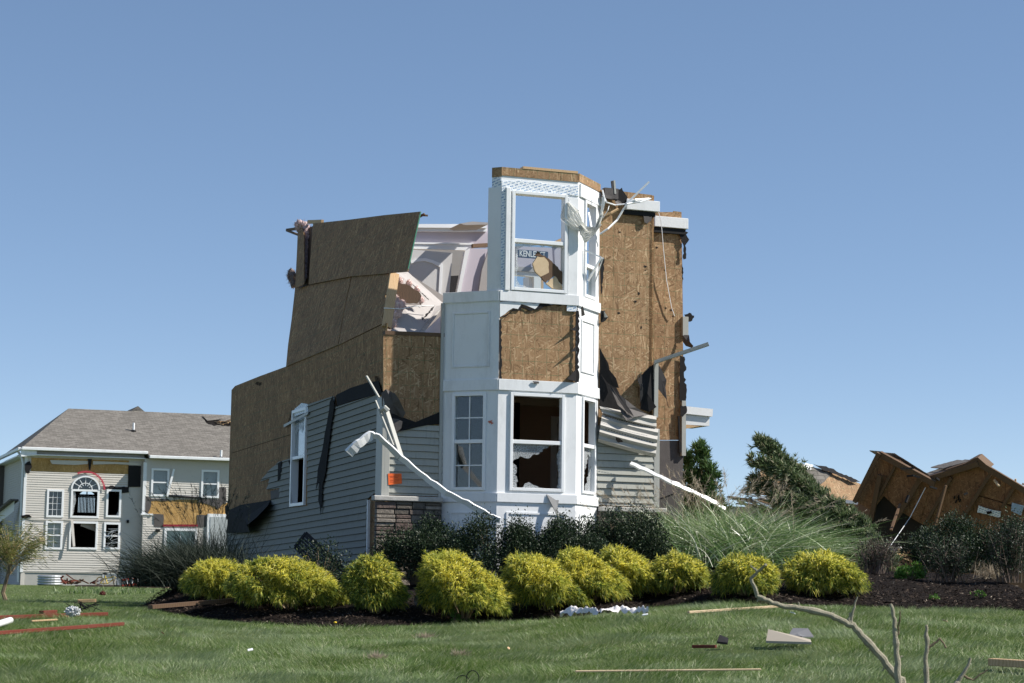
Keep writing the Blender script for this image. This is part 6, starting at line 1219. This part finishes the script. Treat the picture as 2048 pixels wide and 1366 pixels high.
pp = bhit(832, 1216); PI_ = pp+Z*.10; o = MB().tube([PI_, PI_+Vector((.22, .12, .02)), PI_+Vector((.5, .28, .02))], .065, 16, False).tube([PI_+Vector((-.003, -.002, 0)), PI_+Vector((.3, .16, .02))], .052, 16, False).build('drain_pipe', mat_plain('grey_pvc', (.30, .31, .33), .4)); tag(o, 'grey plastic drain pipe end poking out beside the largest golden shrub', 'pipe')
# slatted panel leaning on the side wall
SL = thing('slatted_panel', 'black slatted metal panel leaning askew on the left house wall', 'panel', at(650, 1150, 30.0)); q = [at(612, 1066, 30.9), at(590, 1094, 30.9), at(668, 1172, 29.8), at(692, 1142, 29.8)]
NV = (q[1]-q[0]).cross(q[3]-q[0]).normalized()
for a, b in ((q[0], q[1]), (q[3], q[2])): MB().bar(a, b, .05, .03, NV).build('frame_rail', BLACK, SL)
for i in range(7): MB().bar(q[0].lerp(q[1], i/6), q[3].lerp(q[2], i/6), .035 if 0 < i < 6 else .05, .02, NV).build('slat', BLACK, SL)
m = MB().tube([at(1085, 1130, 29.6), at(1098, 1095, 30.2), at(1122, 1060, 30.5)], [.05, .06, .04], 5); tag(m.build('loose_siding_strip', WHITE_DIRTY), 'pale loose strip standing among the dark shrubs under the bay', 'strip')
m = MB(); mm = [BF.hit(x, y, d_) for x, y, d_ in ((1093, 988, .04), (1112, 1000, .06), (1118, 1000, .06), (1115, 1015, .1), (1122, 1048, .16), (1108, 1018, .12))]; m.quad(*mm); m.quad(*[v-FN*.01 for v in mm][::-1]); tag(m.build('torn_screen', mat_plain('grey_mesh_screen', (.20, .20, .20), .7)), 'torn grey window screen hanging below the lower front window', 'screen')
# dead branch in front, low right
y0 = 9.0; root = at(1822, 1640, y0); root.z = g(root.x, y0)+.03
DB = thing('dead_branch', 'bare grey dead branch rising in front at the lower right', 'branch', root)
def limb(pts, r0, r1, seed=0, y=9.0):
    P = [p if isinstance(p, Vector) else at(p[0], p[1], y+(p[2] if len(p) > 2 else 0)) for p in pts]; fine = []; rs2 = random.Random(seed)
    for i in range(len(P)-1):
        for k in range(4): fine.append(P[i].lerp(P[i+1], k/4)+Vector((rs2.uniform(-1, 1), 0, rs2.uniform(-1, 1)))*.0035)
    fine.append(P[-1]); n = len(fine); return MB().tube(fine, [lerp(r0, r1, i/(n-1))*(1+rs2.uniform(-.07, .07)+(.28 if rs2.random() < .12 else 0)) for i in range(n)], 9)
limb([root, (1806, 1366), (1785, 1345), (1760, 1310), (1728, 1275), (1705, 1252), (1675, 1238), (1648, 1226), (1600, 1217), (1560, 1211), (1530, 1200), (1514, 1192), (1507, 1172), (1502, 1157), (1512, 1148), (1532, 1129, -.1)], .020, .0055, 1).build('limb', GREYBARK, DB)
limb([(1701, 1255), (1703, 1235), (1708, 1215), (1715, 1193)], .008, .003, 2).build('limb', GREYBARK, DB); limb([(1702, 1250), (1698, 1238), (1700, 1225)], .008, .004, 3).build('limb', GREYBARK, DB)
limb([root, (1797, 1366, -.2), (1795, 1330, -.2), (1791, 1285, -.2), (1788, 1240, -.2), (1781, 1208, -.2)], .018, .007, 4).build('limb', GREYBARK, DB); limb([(1792, 1280, -.2), (1797, 1262, -.2), (1800, 1222, -.25)], .005, .003, 9).build('limb', BARK, DB)
limb([root, (1852, 1366, .2), (1852, 1320, .2), (1854, 1280, .2), (1852, 1250, .2)], .014, .007, 5).build('limb', GREYBARK, DB); limb([(1854, 1298, .2), (1866, 1290, .2), (1880, 1277, .2), (1892, 1296, .2)], .007, .004, 6).build('limb', BARK, DB)
limb([root, (1915, 1366, .3), (1928, 1346, .3), (1941, 1316, .3)], .014, .006, 7).build('limb', GREYBARK, DB); limb([(1925, 1350, .3), (1946, 1360, .3), (1975, 1340, .3)], .006, .003, 8).build('limb', BARK, DB)
for i, (p_, q_) in enumerate((((1600, 1217), (1596, 1204)), ((1663, 1232), (1668, 1224)), ((1745, 1292), (1737, 1302)), ((1772, 1330), (1764, 1342)), ((1796, 1320, -.2), (1806, 1312, -.2)), ((1788, 1250, -.2), (1796, 1245, -.2)), ((1853, 1340, .2), (1862, 1334, .2)), ((1520, 1197), (1514, 1204)), ((1516, 1142), (1500, 1130)))): limb([p_, q_], .006, .002, 20+i).build('twig_stub', GREYBARK, DB)
# loose bits: dead tufts, cord loop, small litter
for i, (px, py, w_) in enumerate(((848, 1276, .10), (753, 1317, .07), (918, 1312, .06))):
    p = ghit(px, py); n = 160; P0 = np.array(p)+RNG.normal(0, .03, (n, 3))*np.array([w_*18, 1, .1]); S = np_mesh('dead_tuft', *blade_geo(P0, np.stack([RNG.normal(.3, .8, n), RNG.normal(0, .6, n), np.ones(n)*.7], 1), RNG.uniform(.05, .11, n), np.full(n, .006), np.zeros((n, 3)), 2), PLUME, None, p)
    tag(S, ('dead brown grass tuft on the lawn below the largest golden shrub', 'dead brown grass tuft low on the lawn, leftmost of the three', 'flat dead grass tuft on the lawn below the middle of the bed')[i], 'grass tuft', 'dead grass tufts on the lawn')
m = MB(); p = ghit(945, 1372); m.tube([p+Vector((.05*math.cos(a), 0, .06+.06*math.sin(a*1.0))) for a in np.linspace(-.5, 5.6, 20)], .004, 5); m.tube([p+Vector((-.08+.05*math.cos(a), .02, .04+.04*math.sin(a))) for a in np.linspace(0, 5, 14)], .004, 5); tag(m.build('cord_loop', BLACK), 'black cord loop in the grass at the bottom of the photo', 'cord')
rl_ = random.Random(6)
for i, (px, py, nm, lb) in enumerate(((1586, 1239, 'paper_scrap', 'tiny white scrap on the lawn below the pale stick'), (1890, 1255, 'wood_chip', 'pale wood chip on the lawn between two dead branch tips'), (1017, 1312, 'wood_chip', 'tan wood chip on the lawn below the white bay'), (500, 1315, 'paper_scrap', 'small pale scrap on the lawn at the left'), (1290, 1242, 'paper_scrap', 'white scrap at the right end of the white cloth'), (325, 1280, 'leaf_scrap', 'red brown scrap on the left lawn'))):
    p = ghit(px, py)+Z*.07; a = rl_.uniform(0, 3); e = Vector((math.cos(a), math.sin(a)*.6, .2))*.035; f = Vector((-math.sin(a)*.6, math.cos(a)*.6, .35))*.018
    tag(MB().slab([p-e-f*.6, p+e*.8-f, p+e+f*.8, p-e*.7+f], Z*.008).build(nm, (WHITE, PALEWOOD, STUD, WHITE_DIRTY, WHITE, REDPAINT)[i]), lb, 'scrap')
FL = thing('dandelion', 'single yellow flower standing in the dark mulch', 'flower', bhit(670, 1257)); p = FL.location.copy(); MB().tube([p, p+Z*.07], .004, 5).build('stem', BARK, FL); MB().lump(p+Z*.075, (.022, .022, .012), 1, .2, 2).build('blossom', mat_plain('dandelion_yellow', (.75, .50, .02)), FL)
